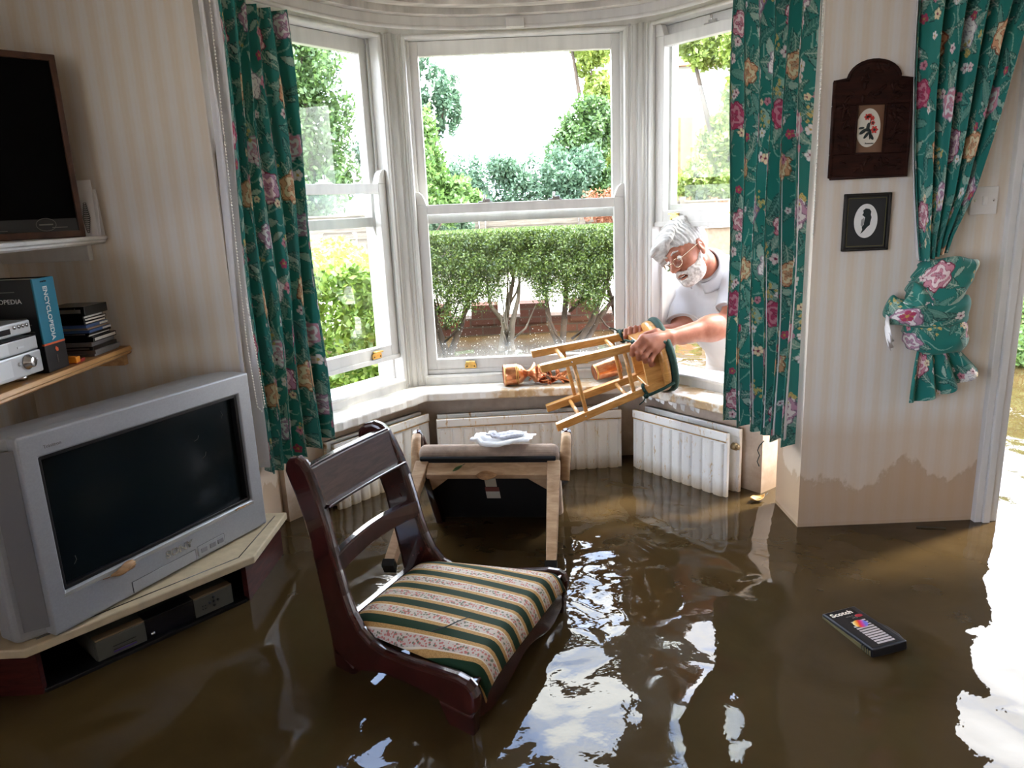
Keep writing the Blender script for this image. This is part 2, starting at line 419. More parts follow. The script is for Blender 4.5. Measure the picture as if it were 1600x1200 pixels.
# ------------------------------------------------------------------ sash windows
def sash_window(name, P, D, W, lift, glass, u0, u1, horn_side=True, locks=1):
    """P plan corner, D unit direction along the opening, W width; u right/left along D, z up, depth w outward"""
    nin = Vector((D.y, -D.x))
    if nin.dot(Vector((.05, 2.0)) - P) < 0: nin = -nin
    root = struct(thing(name, None, None, (P.x, P.y, .366)))
    m = frame_m((0, 0, -.366), (D.x, D.y, 0), (-nin.x, -nin.y, 0), (0, 0, 1))     # local (u, w, z)
    Z0, Z1 = .41, 1.828
    fr = MB()
    # casing round the opening: flat + bead, box frame cheeks behind
    fr.box(.0, u0, 0, .16, .366, 1.842, m).box(u1, W, 0, .16, .366, 1.842, m).box(u0, u1, 0, .16, Z1, 1.842, m).box(u0, u1, 0, .16, .366, Z0, m)
    for a, c in (((u0 - .004, Z0 - .004), (u0 - .004, Z1 + .004)), ((u1 + .004, Z0 - .004), (u1 + .004, Z1 + .004)), ((u0 - .004, Z1 + .004), (u1 + .004, Z1 + .004)), ((u0 - .004, Z0 - .004), (u1 + .004, Z0 - .004))):
        fr.tube([m @ Vector((a[0], -.002, a[1])), m @ Vector((c[0], -.002, c[1]))], .008, 8)
    for a, c in (((u0 - .028, Z0 - .028), (u0 - .028, Z1 + .01)), ((u1 + .028, Z0 - .028), (u1 + .028, Z1 + .01))):
        fr.tube([m @ Vector((a[0], -.001, a[1])), m @ Vector((c[0], -.001, c[1]))], .005, 8)
    fr.box(u0, u0 + .012, .052, .062, Z0, Z1, m).box(u1 - .012, u1, .052, .062, Z0, Z1, m)      # parting bead
    fr.build('window_frame', PAINT, root, .002)
    def sash(nm, w0, z0, z1, bot, top, horn):
        st = .047; b = MB(); w1 = w0 + .034
        b.box(u0 + .003, u0 + st, w0, w1, z0, z1, m).box(u1 - st, u1 - .003, w0, w1, z0, z1, m)
        b.box(u0 + st, u1 - st, w0, w1, z0, z0 + bot, m).box(u0 + st, u1 - st, w0, w1, z1 - top, z1, m)
        if bot > .05: b.box(u0 + .003, u1 - .003, w0 - .006, w0 + .006, z0 + .0, z0 + .02, m)
        for s, ux in ((1, u0 + .003), (-1, u1 - .003)):
            if horn:   # curved horn, above (lower sash) or below (upper sash) the meeting rail
                zz, sg = (z1, 1) if horn == 'up' else (z0, -1)
                prof = [(0, 0), (.044, 0), (.040, .012), (.034, .030), (.026, .045), (.012, .056), (0, .058)]
                b.prism([(ux + s * p, zz + sg * q) for p, q in prof], w0, w1, lambda p, q, a: m @ Vector((p, a, q)))
        o = b.build(nm, PAINT, root, .0025)
        g = MB(); g.box(u0 + st - .004, u1 - st + .004, w0 + .020, w0 + .024, z0 + bot - .004, z1 - top + .004, m); g.build('pane', glass if nm == 'lower_sash' else GLASS, o)
        return o
    H = .748
    up = sash('upper_sash', .064, 1.082, Z1 - .002, .04, .058, 'down')
    lo = sash('lower_sash', .014, Z0 + .004 + lift, Z0 + .004 + lift + H, .066, .040, 'up')
    zb = Z0 + .004 + lift + .022
    span = u1 - u0
    for uu in (u0 + span * .22, u0 + span * .78):
        L = MB(); prof = [(-.026, 0), (.026, 0), (.026, .018), (.017, .027), (.008, .030), (.004, .036), (-.004, .036), (-.008, .030), (-.017, .027), (-.026, .018)]
        L.prism([(uu + p, zb + q) for p, q in prof], .006, .014, lambda p, q, a: m @ Vector((p, a, q)))
        L.prism([(uu + p * .8, q) for p, q in ((-.026, zb + .028), (.026, zb + .028), (.026, zb + .034), (-.026, zb + .034))], -.012, .012, lambda p, q, a: m @ Vector((p, a, q)))
        o = L.build('sash_lift', BRASS, lo, .001)
        s_ = MB()
        for k in (-.017, .017): s_.ell(m @ Vector((uu + k, .006, zb + .009)), (.0032, .0032, .0032), 8, 6)
        s_.build('screw', plain('dark_screw', (.08, .05, .02), .4, 1), o)
    zt = Z0 + .004 + lift + H
    for k in range(locks):
        uu = u0 + span * ((k + 1) / (locks + 1))
        L = MB(); L.box(uu - .03, uu + .03, .018, .042, zt, zt + .006, m).box(uu - .012, uu + .02, .022, .036, zt + .006, zt + .016, m)
        L.tube([m @ Vector((uu - .004, .03, zt + .014)), m @ Vector((uu - .004, .03, zt + .034))], .005, 8)
        L.build('sash_lock', CHROME, lo, .001)
    return root
DL = (P_QL - P_PL).normalized(); DR = (P_QR - P_PR).normalized()
sash_window('window_1', P_PL, DL, (P_QL - P_PL).length, .095, GLASS, .062, .70, locks=1)
sash_window('window_2', P_PL, V2(1, 0), 1.035, 0, GLASSD, .062, .967, locks=2)
sash_window('window_3', P_PR, DR, (P_QR - P_PR).length, .618, GLASS, .062, .60, locks=1)

# garden door opening on the right: moulded white casing, jamb and threshold
b = MB()
for x0, x1, d in ((1.60, 1.625, .022), (1.625, 1.65, .030), (1.65, 1.68, .018)): b.box(x0, x1, 2.40 - d, 2.41, FZ, 1.83)
b.box(1.66, 1.69, 2.395, 2.625, FZ, 1.83); b.box(1.60, 2.66, 2.375, 2.41, 1.80, 1.88); b.box(2.58, 2.66, 2.375, 2.625, FZ, 1.83); b.box(1.66, 2.6, 2.41, 2.625, 1.79, 1.83)
struct(b.build('door_1_frame', PAINT, bevel=.003))
# ------------------------------------------------------------------ outdoors
def leaf_mat(name, c1, c2, trans=.35, rough=.5):
    n = NT(name); g = n.n('NewGeometry'); c = n.ramp(g.outputs['Random Per Island'], [(0, c1), (1, c2)])
    d = n.n('BsdfDiffuse'); t = n.n('BsdfTranslucent'); n.l(c, d.inputs[0]); n.l(c, t.inputs[0])
    gl = n.n('BsdfGlossy'); gl.inputs['Roughness'].default_value = rough; gl.inputs[0].default_value = (.9, .9, .9, 1)
    m = n.n('MixShader'); m.inputs[0].default_value = trans; n.l(d.outputs[0], m.inputs[1]); n.l(t.outputs[0], m.inputs[2])
    m2 = n.n('MixShader'); m2.inputs[0].default_value = .05; n.l(m.outputs[0], m2.inputs[1]); n.l(gl.outputs[0], m2.inputs[2])
    n.l(m2.outputs[0], n.out.inputs[0]); return n.m
YEW = leaf_mat('yew_needles', (.014, .042, .005), (.13, .19, .022), .25)
PRIVET = leaf_mat('privet_leaves', (.13, .24, .03), (.30, .42, .07), .45)
TREE_D = leaf_mat('dark_tree_leaves', (.035, .085, .02), (.14, .24, .06), .35)
TREE_M = leaf_mat('mid_tree_leaves', (.07, .15, .03), (.20, .33, .08), .4)
TREE_Y = leaf_mat('yellow_green_leaves', (.16, .22, .03), (.36, .44, .09), .45)
TREE_B = leaf_mat('blue_green_leaves', (.05, .11, .06), (.17, .28, .16), .4)
COPPERL = leaf_mat('copper_leaves', (.20, .06, .025), (.40, .17, .08), .4)
BARK = plain('bark', (.075, .052, .036), .9, var=.45, vscale=14, bump=.4, bscale=40, stretch=(1, 1, .3))
PALEBARK = plain('pale_bark', (.19, .155, .115), .9, var=.35, vscale=12, bump=.3, bscale=40, stretch=(1, 1, .3))
def leaves(P, size, rg, up=.5, asp=.5):
    """P (n,3) points -> one folded rhomb leaf at each"""
    n = len(P); d = rg.normal(size=(n, 3)); d /= np.linalg.norm(d, axis=1)[:, None]
    nr = rg.normal(size=(n, 3)); nr[:, 2] += up * 2; nr -= d * (nr * d).sum(1)[:, None]; nr /= np.linalg.norm(nr, axis=1)[:, None] + 1e-9
    s = np.cross(nr, d); L = size * rg.uniform(.6, 1.3, n)[:, None]
    V = np.stack([P - d * L * .5, P + s * L * asp * .5 - nr * L * .06, P + d * L * .5, P - s * L * asp * .5 - nr * L * .06], 1).reshape(-1, 3)
    return V, np.arange(n * 4, dtype=np.int32).reshape(n, 4)
def blob_pts(blobs, n, rg, shell=.6):
    vol = np.array([r[0] * r[1] * r[2] for c, r in blobs]) ** .67; k = rg.choice(len(blobs), n, p=vol / vol.sum())
    C = np.array([c for c, r in blobs])[k]; R = np.array([r for c, r in blobs])[k]
    d = rg.normal(size=(n, 3)); d /= np.linalg.norm(d, axis=1)[:, None]
    rr = (shell + (1 - shell) * rg.random(n)) * (1 + .10 * rg.normal(size=n))
    return C + d * R * rr[:, None]
def foliage(name, blobs, n, size, mat, parent, seed, shell=.55, up=.5, asp=.55):
    rg = np.random.default_rng(seed); o = np.array(parent.location)
    V, F = leaves(blob_pts(blobs, n, rg, shell), size, rg, up, asp)
    return link(name, npmesh(name, V - o, F), mat, parent)
def tree(label, base, blobs, n, size, mat, seed, trunk_r=.12, cat='tree', group=None, name='garden_tree', bark=None):
    t = thing(name, label, cat, base, (0, 0, 0), group)
    rg = np.random.default_rng(seed + 77)
    # break every lobe into clumps
    cl = []
    for c, r in blobs:
        k = int(24 + 12 * max(r))
        for q in blob_pts([(c, r)], k, rg, .35): s = rg.uniform(.26, .42); cl.append((q, np.array(r) * s))
    foliage('foliage', cl, int(n * 2.2), size * .72, mat, t, seed, .35)
    top = max(blobs, key=lambda b_: b_[0][2])[0]; B = Vector(base); T = Vector(top) - B
    b_ = MB(); pts = [Vector((0, 0, -.35)), T * .35 + Vector((trunk_r * .6, 0, 0)), T * .7, T]
    b_.tube(pts, [trunk_r, trunk_r * .8, trunk_r * .5, trunk_r * .2], 8)
    for c, r in blobs:
        e = Vector(c) - B; b_.tube([T * .3, T * .3 * .5 + e * .5, e], [trunk_r * .5, trunk_r * .35, trunk_r * .1], 6)
    b_.build('trunk', bark or BARK, t)
    return t
GROUND = plain('wet_garden_soil', (.10, .075, .045), .9, var=.4, vscale=3)
def gplane(): pass
b = MB(); b.box(-30, 30, 3.4, 60, FZ - .2, FZ); g_ = struct(b.build('ground', GROUND))
b = MB(); b.box(3.05, 30, -8, 3.4, FZ - .2, FZ).box(-30, -1.75, -8, 3.4, FZ - .2, FZ).box(-1.75, 3.05, -12, -2.6, FZ - .2, FZ); struct(b.build('ground_around_house', GROUND))

# brown flood water, one sheet indoors and out
n = NT('brown_flood_water'); p = n.pos()
xy = n.xyz(p)
v1 = n.mapping(p, (1, .8, 0), rot=(0, 0, .5)); h1 = n.noise(v1, 2.6, 1, .5, .6)
v2 = n.mapping(p, (1, 1, 0), rot=(0, 0, -.3)); h2 = n.noise(v2, 7.5, 1, .45, .6)
h3 = n.noise(v2, 34, 2, .5)
amp = n.ramp(n.noise(n.mapping(p, (1, 1, 0), (3.1, 1.7, 0)), 1.1, 2), [(.35, .25), (.65, 1)])
h = n.math('ADD', n.math('MULTIPLY', h1, 2.2), n.math('ADD', n.math('MULTIPLY', h2, n.math('MULTIPLY', amp, .42)), n.math('MULTIPLY', h3, n.math('MULTIPLY', amp, .035))))
nm = n.bump(h, 1.0, .0115)
mud = n.ramp(n.noise(n.mapping(p, (1, 1, 0)), 2.3, 5, .6, 1.5), [(.3, (.042, .026, .010)), (.7, (.060, .038, .015))])
n.bsdf(mud, .015, 0, .5, nm, ior=1.33)
b = MB(); b.raw([(-14, -6, 0), (16, -6, 0), (16, 15, 0), (-14, 15, 0)], [(0, 1, 2, 3)])
tag(b.build('flood_water', n.m), 'murky brown flood water filling the room and garden', 'water', None, 'stuff')

# clipped yew hedge seen through the middle window: separate shrubs with bare trunks
rg = np.random.default_rng(5)
YL = ['yew hedge shrub at the left end behind middle window, twin trunk', 'yew hedge shrub with pale leaning branch left of centre pane', 'yew hedge shrub in the middle of the hedge, upright forked trunk', 'yew hedge shrub at the right end with dense dark trunk cluster']
for i, x in enumerate((-.55, -.02, .46, .92)):
    y = 5.85 + .05 * math.sin(i * 2.3)
    t = thing('yew_shrub', YL[i], 'hedge shrub', (x, y, FZ), (0, 0, 0), 'clipped yew hedge')
    nn = 34000; P = np.empty((nn, 3)); P[:, 0] = x + rg.uniform(-.32, .32, nn); 
    # needles sit mostly near the faces of the clipped box
    s = rg.random(nn); face = rg.random(nn) ** 2
    P[:, 1] = np.where(s < .45, 5.55 + face * .25, np.where(s < .6, 6.25 - face * .2, 5.6 + rg.random(nn) * .6))
    low = .48 + .10 * np.sin(P[:, 0] * 7 + 1) + .06 * np.sin(P[:, 0] * 17) - .06 * (i == 0)
    zz = rg.random(nn) ** .8
    P[:, 2] = low + (.955 + .012 * np.sin(P[:, 0] * 9) - low) * np.where((s > .6) & (s < .82), 1 - .05 * rg.random(nn), zz)
    P += .05 * np.sin(P[:, [1, 2, 0]] * 31 + i) + rg.normal(size=(nn, 3)) * .02
    P[:, 2] = np.minimum(P[:, 2], .96)
    d = np.array([x, y, FZ])
    V, F = leaves(P - d, .025, rg, .35, .36); link('foliage', npmesh('foliage', V, F), YEW, t)
    b = MB(); q = random.Random(i)
    for k in range(3 if i not in (2,) else 4):
        a = q.uniform(-.13, .13); e = a * 1.2 + q.uniform(-.26, .26); h_ = q.uniform(.7, .95)
        b.tube([(a * .4, q.uniform(-.05, .05), 0), (a * .6 + q.uniform(-.03, .03), 0, .3), ((a + e) * .5, q.uniform(-.08, .05), .55), (e, q.uniform(-.15, .1), h_), (e * 1.25, 0, h_ + .2)], [.034, .030, .024, .015, .006], 7)
    for k in range(7):
        e = q.uniform(-.34, .34); z0 = q.uniform(.35, .7); b.tube([(e * .1, 0, z0), (e * .6, q.uniform(-.2, .05), z0 + .12), (e, q.uniform(-.25, .1), z0 + .3)], [.011, .008, .003], 5)
    b.build('trunk', BARK if i != 1 else PALEBARK, t)
# low red brick wall with raised piers behind the hedge
bw = thing('brick_wall', 'low red brick garden wall with raised piers behind the yew hedge', 'garden wall', (.4, 6.75, 0))
MB().box(-1.62, .85, -.11, .11, FZ, .155).build('wall_body', BRICK, bw)
for x in (-1.50, -1.06, -.62, -.18, .28, .74): MB().box(x - .12, x + .12, -.12, .12, .1, .275).build('pier', BRICK, bw)
# broad-leaved privet hedge along the left
ph = thing('privet_hedge', 'bright green broad-leaved hedge outside the left bay window', 'hedge', (-1.6, 6, FZ))
rg = np.random.default_rng(9); nn = 46000
P = np.empty((nn, 3)); s = rg.random(nn)
P[:, 1] = 4.15 + (9.2 - 4.15) * rg.random(nn) ** 1.6; P[:, 0] = -3.4 + 2.80 * rg.random(nn); P[:, 2] = FZ + rg.random(nn) * 1.15
f_ = s < .42; P[f_, 1] = 4.12 + np.abs(rg.normal(size=f_.sum())) * .10
f_ = (s >= .42) & (s < .72); P[f_, 2] = .80 + .05 * rg.normal(size=f_.sum())
f_ = (s >= .72) & (s < .92); P[f_, 0] = -.60 - np.abs(rg.normal(size=f_.sum())) * .10
P[:, 2] = np.minimum(P[:, 2], .86); P[:, 0] -= (P[:, 1] - 4.15) * .27
V, F = leaves(P - np.array([-1.6, 6, FZ]), .052, rg, .45, .66); link('foliage', npmesh('foliage', V, F), PRIVET, ph)
q = random.Random(4)
for k in range(12):
    b = MB(); x = q.uniform(-1.7, .7); y = q.uniform(-1.7, 2.5); b.tube([(x, y, 0), (x + q.uniform(-.1, .1), y, .5), (x + q.uniform(-.2, .2), y + q.uniform(-.1, .1), 1.0)], [.018, .013, .006], 6); b.build('stem', PALEBARK, ph)
struct(MB().box(-5, 9, 7.2, 12.9, FZ, .012).build('ground_driveway', plain('pale_concrete', (.34, .31, .26), .9, var=.12, vscale=2)))
# panel fence across the back of the garden
FEN = wood('weathered_fence_wood', (.09, .075, .058), (.19, .16, .12), .85, 3, (1, 1, 10))
fn = thing('panel_fence', 'weathered grey timber panel fence at the back of the garden', 'fence', (0, 13.2, 0))
for k in range(11):
    x = -7.4 + k * 1.75; b = MB()
    b.box(x + .06, x + 1.69, -.012, .012, -.1, 1.06)
    for j in range(9): b.box(x + .06, x + 1.69, -.028, -.012, -.08 + j * .125, .02 + j * .125 - .01)
    b.box(x + .04, x + 1.71, -.03, .03, 1.06, 1.09); b.build('fence_panel', FEN, fn)
    MB().box(x - .05, x + .05, -.06, .06, FZ, 1.16).build('fence_post', FEN, fn)
def bl(*a): return [((x, y, z), (rx, ry, rz)) for x, y, z, rx, ry, rz in a]
tree('tall dark green tree filling the left bay window above its hedge', (-6.2, 15.5, FZ), bl((-5.6, 15.5, 3.0, 1.5, 1.3, 1.5), (-6.8, 15.4, 2.2, 1.5, 1.3, 1.3), (-4.7, 15.6, 1.9, 1.0, .9, 1.1), (-4.5, 15.6, 3.3, .9, .9, .9), (-4.9, 15.5, 4.7, .9, 1.0, 1.0)), 16000, .17, TREE_M, 11)
tree('lower dark tree behind the privet hedge at the right of left bay window', (-3.9, 15.0, FZ), bl((-3.9, 15, 2.2, 1.0, 1.0, 1.5), (-3.7, 15, 4.0, .8, .9, .9), (-4.3, 15, 1.2, .9, .8, .6)), 11000, .16, TREE_D, 31)
tree('dark conifer at the top left of the middle window', (-2.0, 18.0, FZ), bl((-2.15, 18, 4.5, .6, .8, .8), (-1.25, 18, 3.5, .42, .5, .8), (-2.1, 18, 3.2, .6, .9, .8), (-2.6, 18, 2.2, .7, .8, 1.0)), 10000, .17, TREE_B, 12)
tree('leafy pale green young tree at the left edge of the middle window', (-1.25, 11.4, FZ), bl((-1.2, 11.4, 1.75, .42, .42, .70), (-.75, 11.4, 1.2, .45, .4, .35), (-1.3, 11.5, 2.45, .25, .3, .4)), 5600, .13, TREE_M, 13, .04)
tree('low sunlit bush above the fence in the centre of middle window', (.6, 14.6, FZ), bl((.2, 14.6, 1.45, .8, .6, .60), (1.1, 14.6, 1.55, .7, .6, .62), (-.7, 14.6, 1.5, .6, .5, .6), (1.5, 14.7, 1.9, .4, .4, .4)), 7500, .12, TREE_B, 14, .06, 'bush', None, 'garden_bush')
tree('dark leafy bush above the fence at the right of middle window', (1.6, 15.4, FZ), bl((1.65, 15.4, 2.2, .55, .5, .80), (1.95, 15.4, 2.75, .40, .4, .5), (1.15, 15.4, 1.75, .42, .4, .55), (1.9, 15.4, 1.4, .6, .5, .5)), 9500, .14, TREE_D, 15, .08, 'bush', None, 'garden_bush')
tree('yellow green tree top leaning in at right of middle window', (2.4, 17.6, FZ), bl((2.05, 17.6, 4.5, .55, .6, .6), (1.55, 17.6, 5.0, .45, .5, .35), (2.3, 17.6, 3.5, .5, .6, .6), (2.7, 17.6, 2.6, .6, .6, 1.0)), 8500, .17, TREE_Y, 16, .1)
tree('tall sunlit yellow green tree outside the right bay window', (5.1, 16.2, FZ), bl((4.85, 16.2, 4.1, .85, .8, .75), (5.2, 16.2, 3.0, .75, .8, .9), (4.55, 16.2, 2.2, .55, .5, .55), (4.25, 16.2, 1.5, .6, .5, .45), (3.95, 16.2, 4.15, .40, .4, .4), (5.0, 16.2, 1.4, .6, .5, .6)), 16000, .17, TREE_Y, 17)
tree('copper leaved shrub against the fence at right of middle window', (2.0, 12.6, FZ), bl((1.75, 12.6, .98, .5, .3, .3), (2.3, 12.5, .95, .4, .3, .28)), 2600, .08, COPPERL, 18, .03, 'shrub', None, 'garden_shrub')
tree('copper leaved shrub over the low tan wall by the right sash', (3.6, 10.2, FZ), bl((3.3, 10.2, .95, .4, .3, .3), (4.0, 10.2, .9, .4, .3, .3)), 1800, .07, COPPERL, 28, .03, 'shrub', None, 'garden_shrub')
tree('small green shrub against the fence at left of middle window', (-1.1, 12.5, FZ), bl((-.95, 12.5, .95, .45, .3, .28),), 1800, .10, TREE_B, 19, .03, 'shrub', None, 'garden_shrub')
# pale block behind the trees, standing in for a reflection in the right panes
PALE_REFL = plain('pale_reflection', (.50, .48, .46), .9); ROOF = plain('orange_roof_tiles', (.42, .17, .08), .85, var=.3, vscale=12)
hs = thing('reflection_block', 'pale block with orange brick base standing in for a reflection in the right bay window', 'reflection_block', (4.65, 19, 0))
MB().box(-.55, 2.2, 0, 3, 3.05, 4.2).build('upper_wall', PALE_REFL, hs); MB().box(-.55, 2.2, 0, 3, FZ, 3.05).build('lower_wall', ROOF, hs)
b = MB(); b.prism([(-.2, 4.2), (3.2, 4.2), (1.5, 4.6)], -.6, 2.3, lambda p, q, a: (a, p, q)); b.build('roof', ROOF, hs)
MB().box(.6, 1.2, -.03, .05, 3.0, 3.7).build('block_window', plain('dark_glazing', (.05, .06, .07), .1), hs)
# garden seen through the open door
tree('rounded dark green clipped bush nearest the garden door', (3.62, 4.75, FZ), bl((3.62, 4.75, .10, .42, .4, .44),), 6500, .05, TREE_M, 21, .04, 'bush', None, 'garden_bush')
tree('tall feathery green bush behind the rounded bush by the door', (4.35, 5.9, FZ), bl((4.40, 5.9, .40, .45, .45, .58),), 7000, .06, TREE_D, 22, .04, 'bush', None, 'garden_bush')
tree('leafy tree overhanging the stone wall beyond the garden door', (7.2, 10.6, FZ), bl((7.2, 10.6, 1.35, .9, .7, .65),), 6000, .13, TREE_M, 23)
def m_stone():
    n = NT('rubble_stone'); p = n.obj(); v = n.n('TexVoronoi'); v.inputs['Scale'].default_value = 4.5; n.l(p, v.inputs['Vector'])
    c = n.ramp(n.xyz(v.outputs['Color'])[0], [(0, (.38, .28, .22)), (1, (.62, .54, .45))]); e = n.ramp(v.outputs['Distance'], [(.45, 1), (.7, .4)])
    n.bsdf(n.mix(1.0, c, e, 'MULTIPLY'), .9, 0, .2); return n.m
sw = thing('stone_wall', 'pale rubble stone wall behind the bushes beyond the garden door', 'garden wall', (7, 9, 0))
MB().box(-1.6, 3, -.15, .15, FZ, .80).build('wall_body', m_stone(), sw)
b = MB()
for k in range(9): b.box(-1.6 + k * .51, -1.1 + k * .51, -.19, .19, .80, .87)
b.build('coping', m_stone(), sw, .02)
# rail of a garden gate seen low through the right sash and a scrap of paper on the water
tw = thing('garden_wall', 'low tan garden wall seen over the man through the open right sash', 'garden wall', (3.6, 8.6, 0))
MB().box(-1.3, 2.4, -.1, .1, FZ, .80).build('wall_body', plain('tan_render', (.17, .125, .08), .9, var=.15), tw); MB().box(-1.35, 2.45, -.14, .14, .80, .86).build('coping', plain('pale_coping', (.30, .28, .25), .9), tw)
b = MB(); b.raw([(-.07, -.05, .002), (.05, -.06, .004), (.09, .06, .05), (-.03, .07, .06)], [(0, 1, 2, 3)])
o = b.build('paper_scrap', plain('white_plastic', (.75, .78, .85), .5), None, solid=.002); o.location = (-.12, 5.3, 0); tag(o, 'crumpled white scrap floating outside behind the middle window', 'litter')
# ------------------------------------------------------------------ floral cloth (pattern lives in the cloth's own coordinates)
def floral(S, T, seed=1):
    W, H = .58, .66; rg = np.random.default_rng(seed)
    n = S.shape; C = np.empty(n + (3,), np.float32)
    C[:] = (.013, .180, .148)
    C *= (1 + .10 * np.sin(S * 900) * np.sin(T * 900))[..., None]
    def wrap(cx, cy): return (S - cx + W / 2) % W - W / 2, (T - cy + H / 2) % H - H / 2
    def put(mask, col, a=1.0):
        C[mask] = C[mask] * (1 - a) + np.array(col, np.float32) * a
    def leaf(cx, cy, ang, l, wd, col, vein):
        dx, dy = wrap(cx, cy); c, s = math.cos(ang), math.sin(ang); u = dx * c + dy * s; v = -dx * s + dy * c + .15 * u * u / l
        k = wd * np.clip(1 - (u / l) ** 2, 0, 1); m = (np.abs(u) < l) & (np.abs(v) < k)
        put(m, col); put(m & (np.abs(v) < .10 * wd), vein); put(m & (np.abs(np.sin((u + np.abs(v) * .9) * 260)) > .93), vein, .6)
        put((np.abs(u) < l) & (np.abs(v) >= k) & (np.abs(v) < k + .0016), (.003, .04, .04))
    def vine(cx, cy, ang, l, amp, col):
        dx, dy = wrap(cx, cy); c, s = math.cos(ang), math.sin(ang); u = dx * c + dy * s; v = -dx * s + dy * c - amp * np.sin(u / l * 2.6)
        put((np.abs(u) < l) & (np.abs(v) < .0034 * (1 - .6 * np.abs(u) / l)), col)
    def rose(cx, cy, r, mid, lite, dark, ph):
        dx, dy = wrap(cx, cy); d = np.hypot(dx, dy * 1.1) / r; th = np.arctan2(dy, dx) + ph
        e = 1 + .10 * np.sin(6 * th) + .05 * np.sin(11 * th + 1); m = d < e
        g = np.sin(d * 10.5 + 1.6 * np.sin(4 * th + d * 5) + 2)
        put((d < e + .09) & ~m, dark); put(m, mid); put(m & (g > .15), lite); put(m & (np.abs(g + .15) < .22), dark, .8)
        put(m & (d < .22), dark, .5)
    def blossom(cx, cy, r, col, eye, k, ph):
        dx, dy = wrap(cx, cy); d = np.hypot(dx, dy) / r; th = np.arctan2(dy, dx) + ph
        e = .70 + .30 * np.abs(np.cos(k * th / 2)); m = d < e
        put(m, col); put(m & (np.abs(np.sin(k * th / 2)) > .96), eye, .6); put(d < .25, eye)
    GL, GD, GV = (.30, .46, .38), (.05, .19, .15), (.42, .52, .42)
    PINK, PALE, MAU, CRIM, CREAM_, PEACH, WHITE, WINE = (.58, .24, .30), (.80, .64, .64), (.48, .27, .38), (.42, .045, .12), (.76, .65, .42), (.68, .36, .20), (.76, .73, .72), (.20, .02, .06)
    for k in range(48): vine(rg.uniform(0, W), rg.uniform(0, H), rg.uniform(0, pi), rg.uniform(.03, .07), rg.uniform(-.02, .02), (.22, .42, .34))
    for k in range(58):
        l = rg.uniform(.018, .042); leaf(rg.uniform(0, W), rg.uniform(0, H), rg.uniform(0, 2 * pi), l, l * .36, GL if rg.random() < .5 else GD, GV)
    big = [(.10, .10), (.38, .05), (.24, .26), (.50, .24), (.07, .40), (.36, .44), (.20, .57), (.52, .56)]
    pal = [(PINK, PALE, WINE), (MAU, WHITE, (.16, .10, .16)), (PEACH, CREAM_, (.22, .05, .02)), (WHITE, (.8, .78, .74), (.25, .2, .25)), (CRIM, PINK, WINE), (PINK, WHITE, MAU), (PEACH, CREAM_, (.25, .1, .03)), (MAU, PALE, WINE)]
    for k in range(44):
        l = rg.uniform(.03, .055); leaf(rg.uniform(0, W), rg.uniform(0, H), rg.uniform(0, 2 * pi), l, l * .30, [(.03, .17, .14), (.10, .26, .21), (.02, .12, .10)][k % 3], (.16, .34, .28))
    for (x, y), (a, b_, c) in zip(big, pal):
        for j in range(5): an = j * 1.26 + x * 9; leaf(x + math.cos(an) * .056, y + math.sin(an) * .056, an, .040, .015, (.15, .30, .24) if j % 2 else GD, GV)
        rose(x, y, rg.uniform(.042, .054), a, b_, c, x * 20)
    for k in range(34):
        x, y = rg.uniform(0, W), rg.uniform(0, H); c = [CRIM, PALE, CREAM_, WHITE, PINK, WHITE][k % 6]; blossom(x, y, rg.uniform(.011, .021), c, WINE if k % 3 else (.5, .33, .08), 5, x * 30)
    for k in range(6):
        x, y = rg.uniform(0, W), rg.uniform(0, H)
        for j in range(9): blossom(x + rg.normal() * .015, y + rg.normal() * .017, .006, (.58, .46, .16), (.3, .2, .05), 4, 0)
    return C
n = NT('floral_chintz'); a = n.n('VertexColor'); a.layer_name = 'pattern'
gm = n.noise(n.obj(), 260, 2)
n.bsdf(a.outputs['Color'], .62, 0, .35, n.bump(gm, .12, .001), sheen=.15)
CHINTZ = n.m
LINING = plain('white_curtain_lining', (.78, .77, .78), .8, var=.05, vscale=8)
BEAD = plain('pearl_bead', (.82, .80, .74), .25)
def cloth(name, fn, ns, nt_, width, height, seed, parent, mat=CHINTZ, s_off=0, solid=.0015, pattern=True):
    s = np.linspace(0, 1, ns); t = np.linspace(0, 1, nt_); S, T = np.meshgrid(s, t)
    P = fn(S, T); V = P.reshape(-1, 3) - np.array(parent.location)
    i = np.arange(nt_ - 1)[:, None] * ns + np.arange(ns - 1)[None]; F = np.stack([i, i + 1, i + 1 + ns, i + ns], -1).reshape(-1, 4)
    me = npmesh(name, V, F, True)
    if pattern: vcol(me, floral(S * width + s_off, T * height, seed).reshape(-1, 3))
    o = link(name, me, mat, parent); mods(o, solid=solid); return o
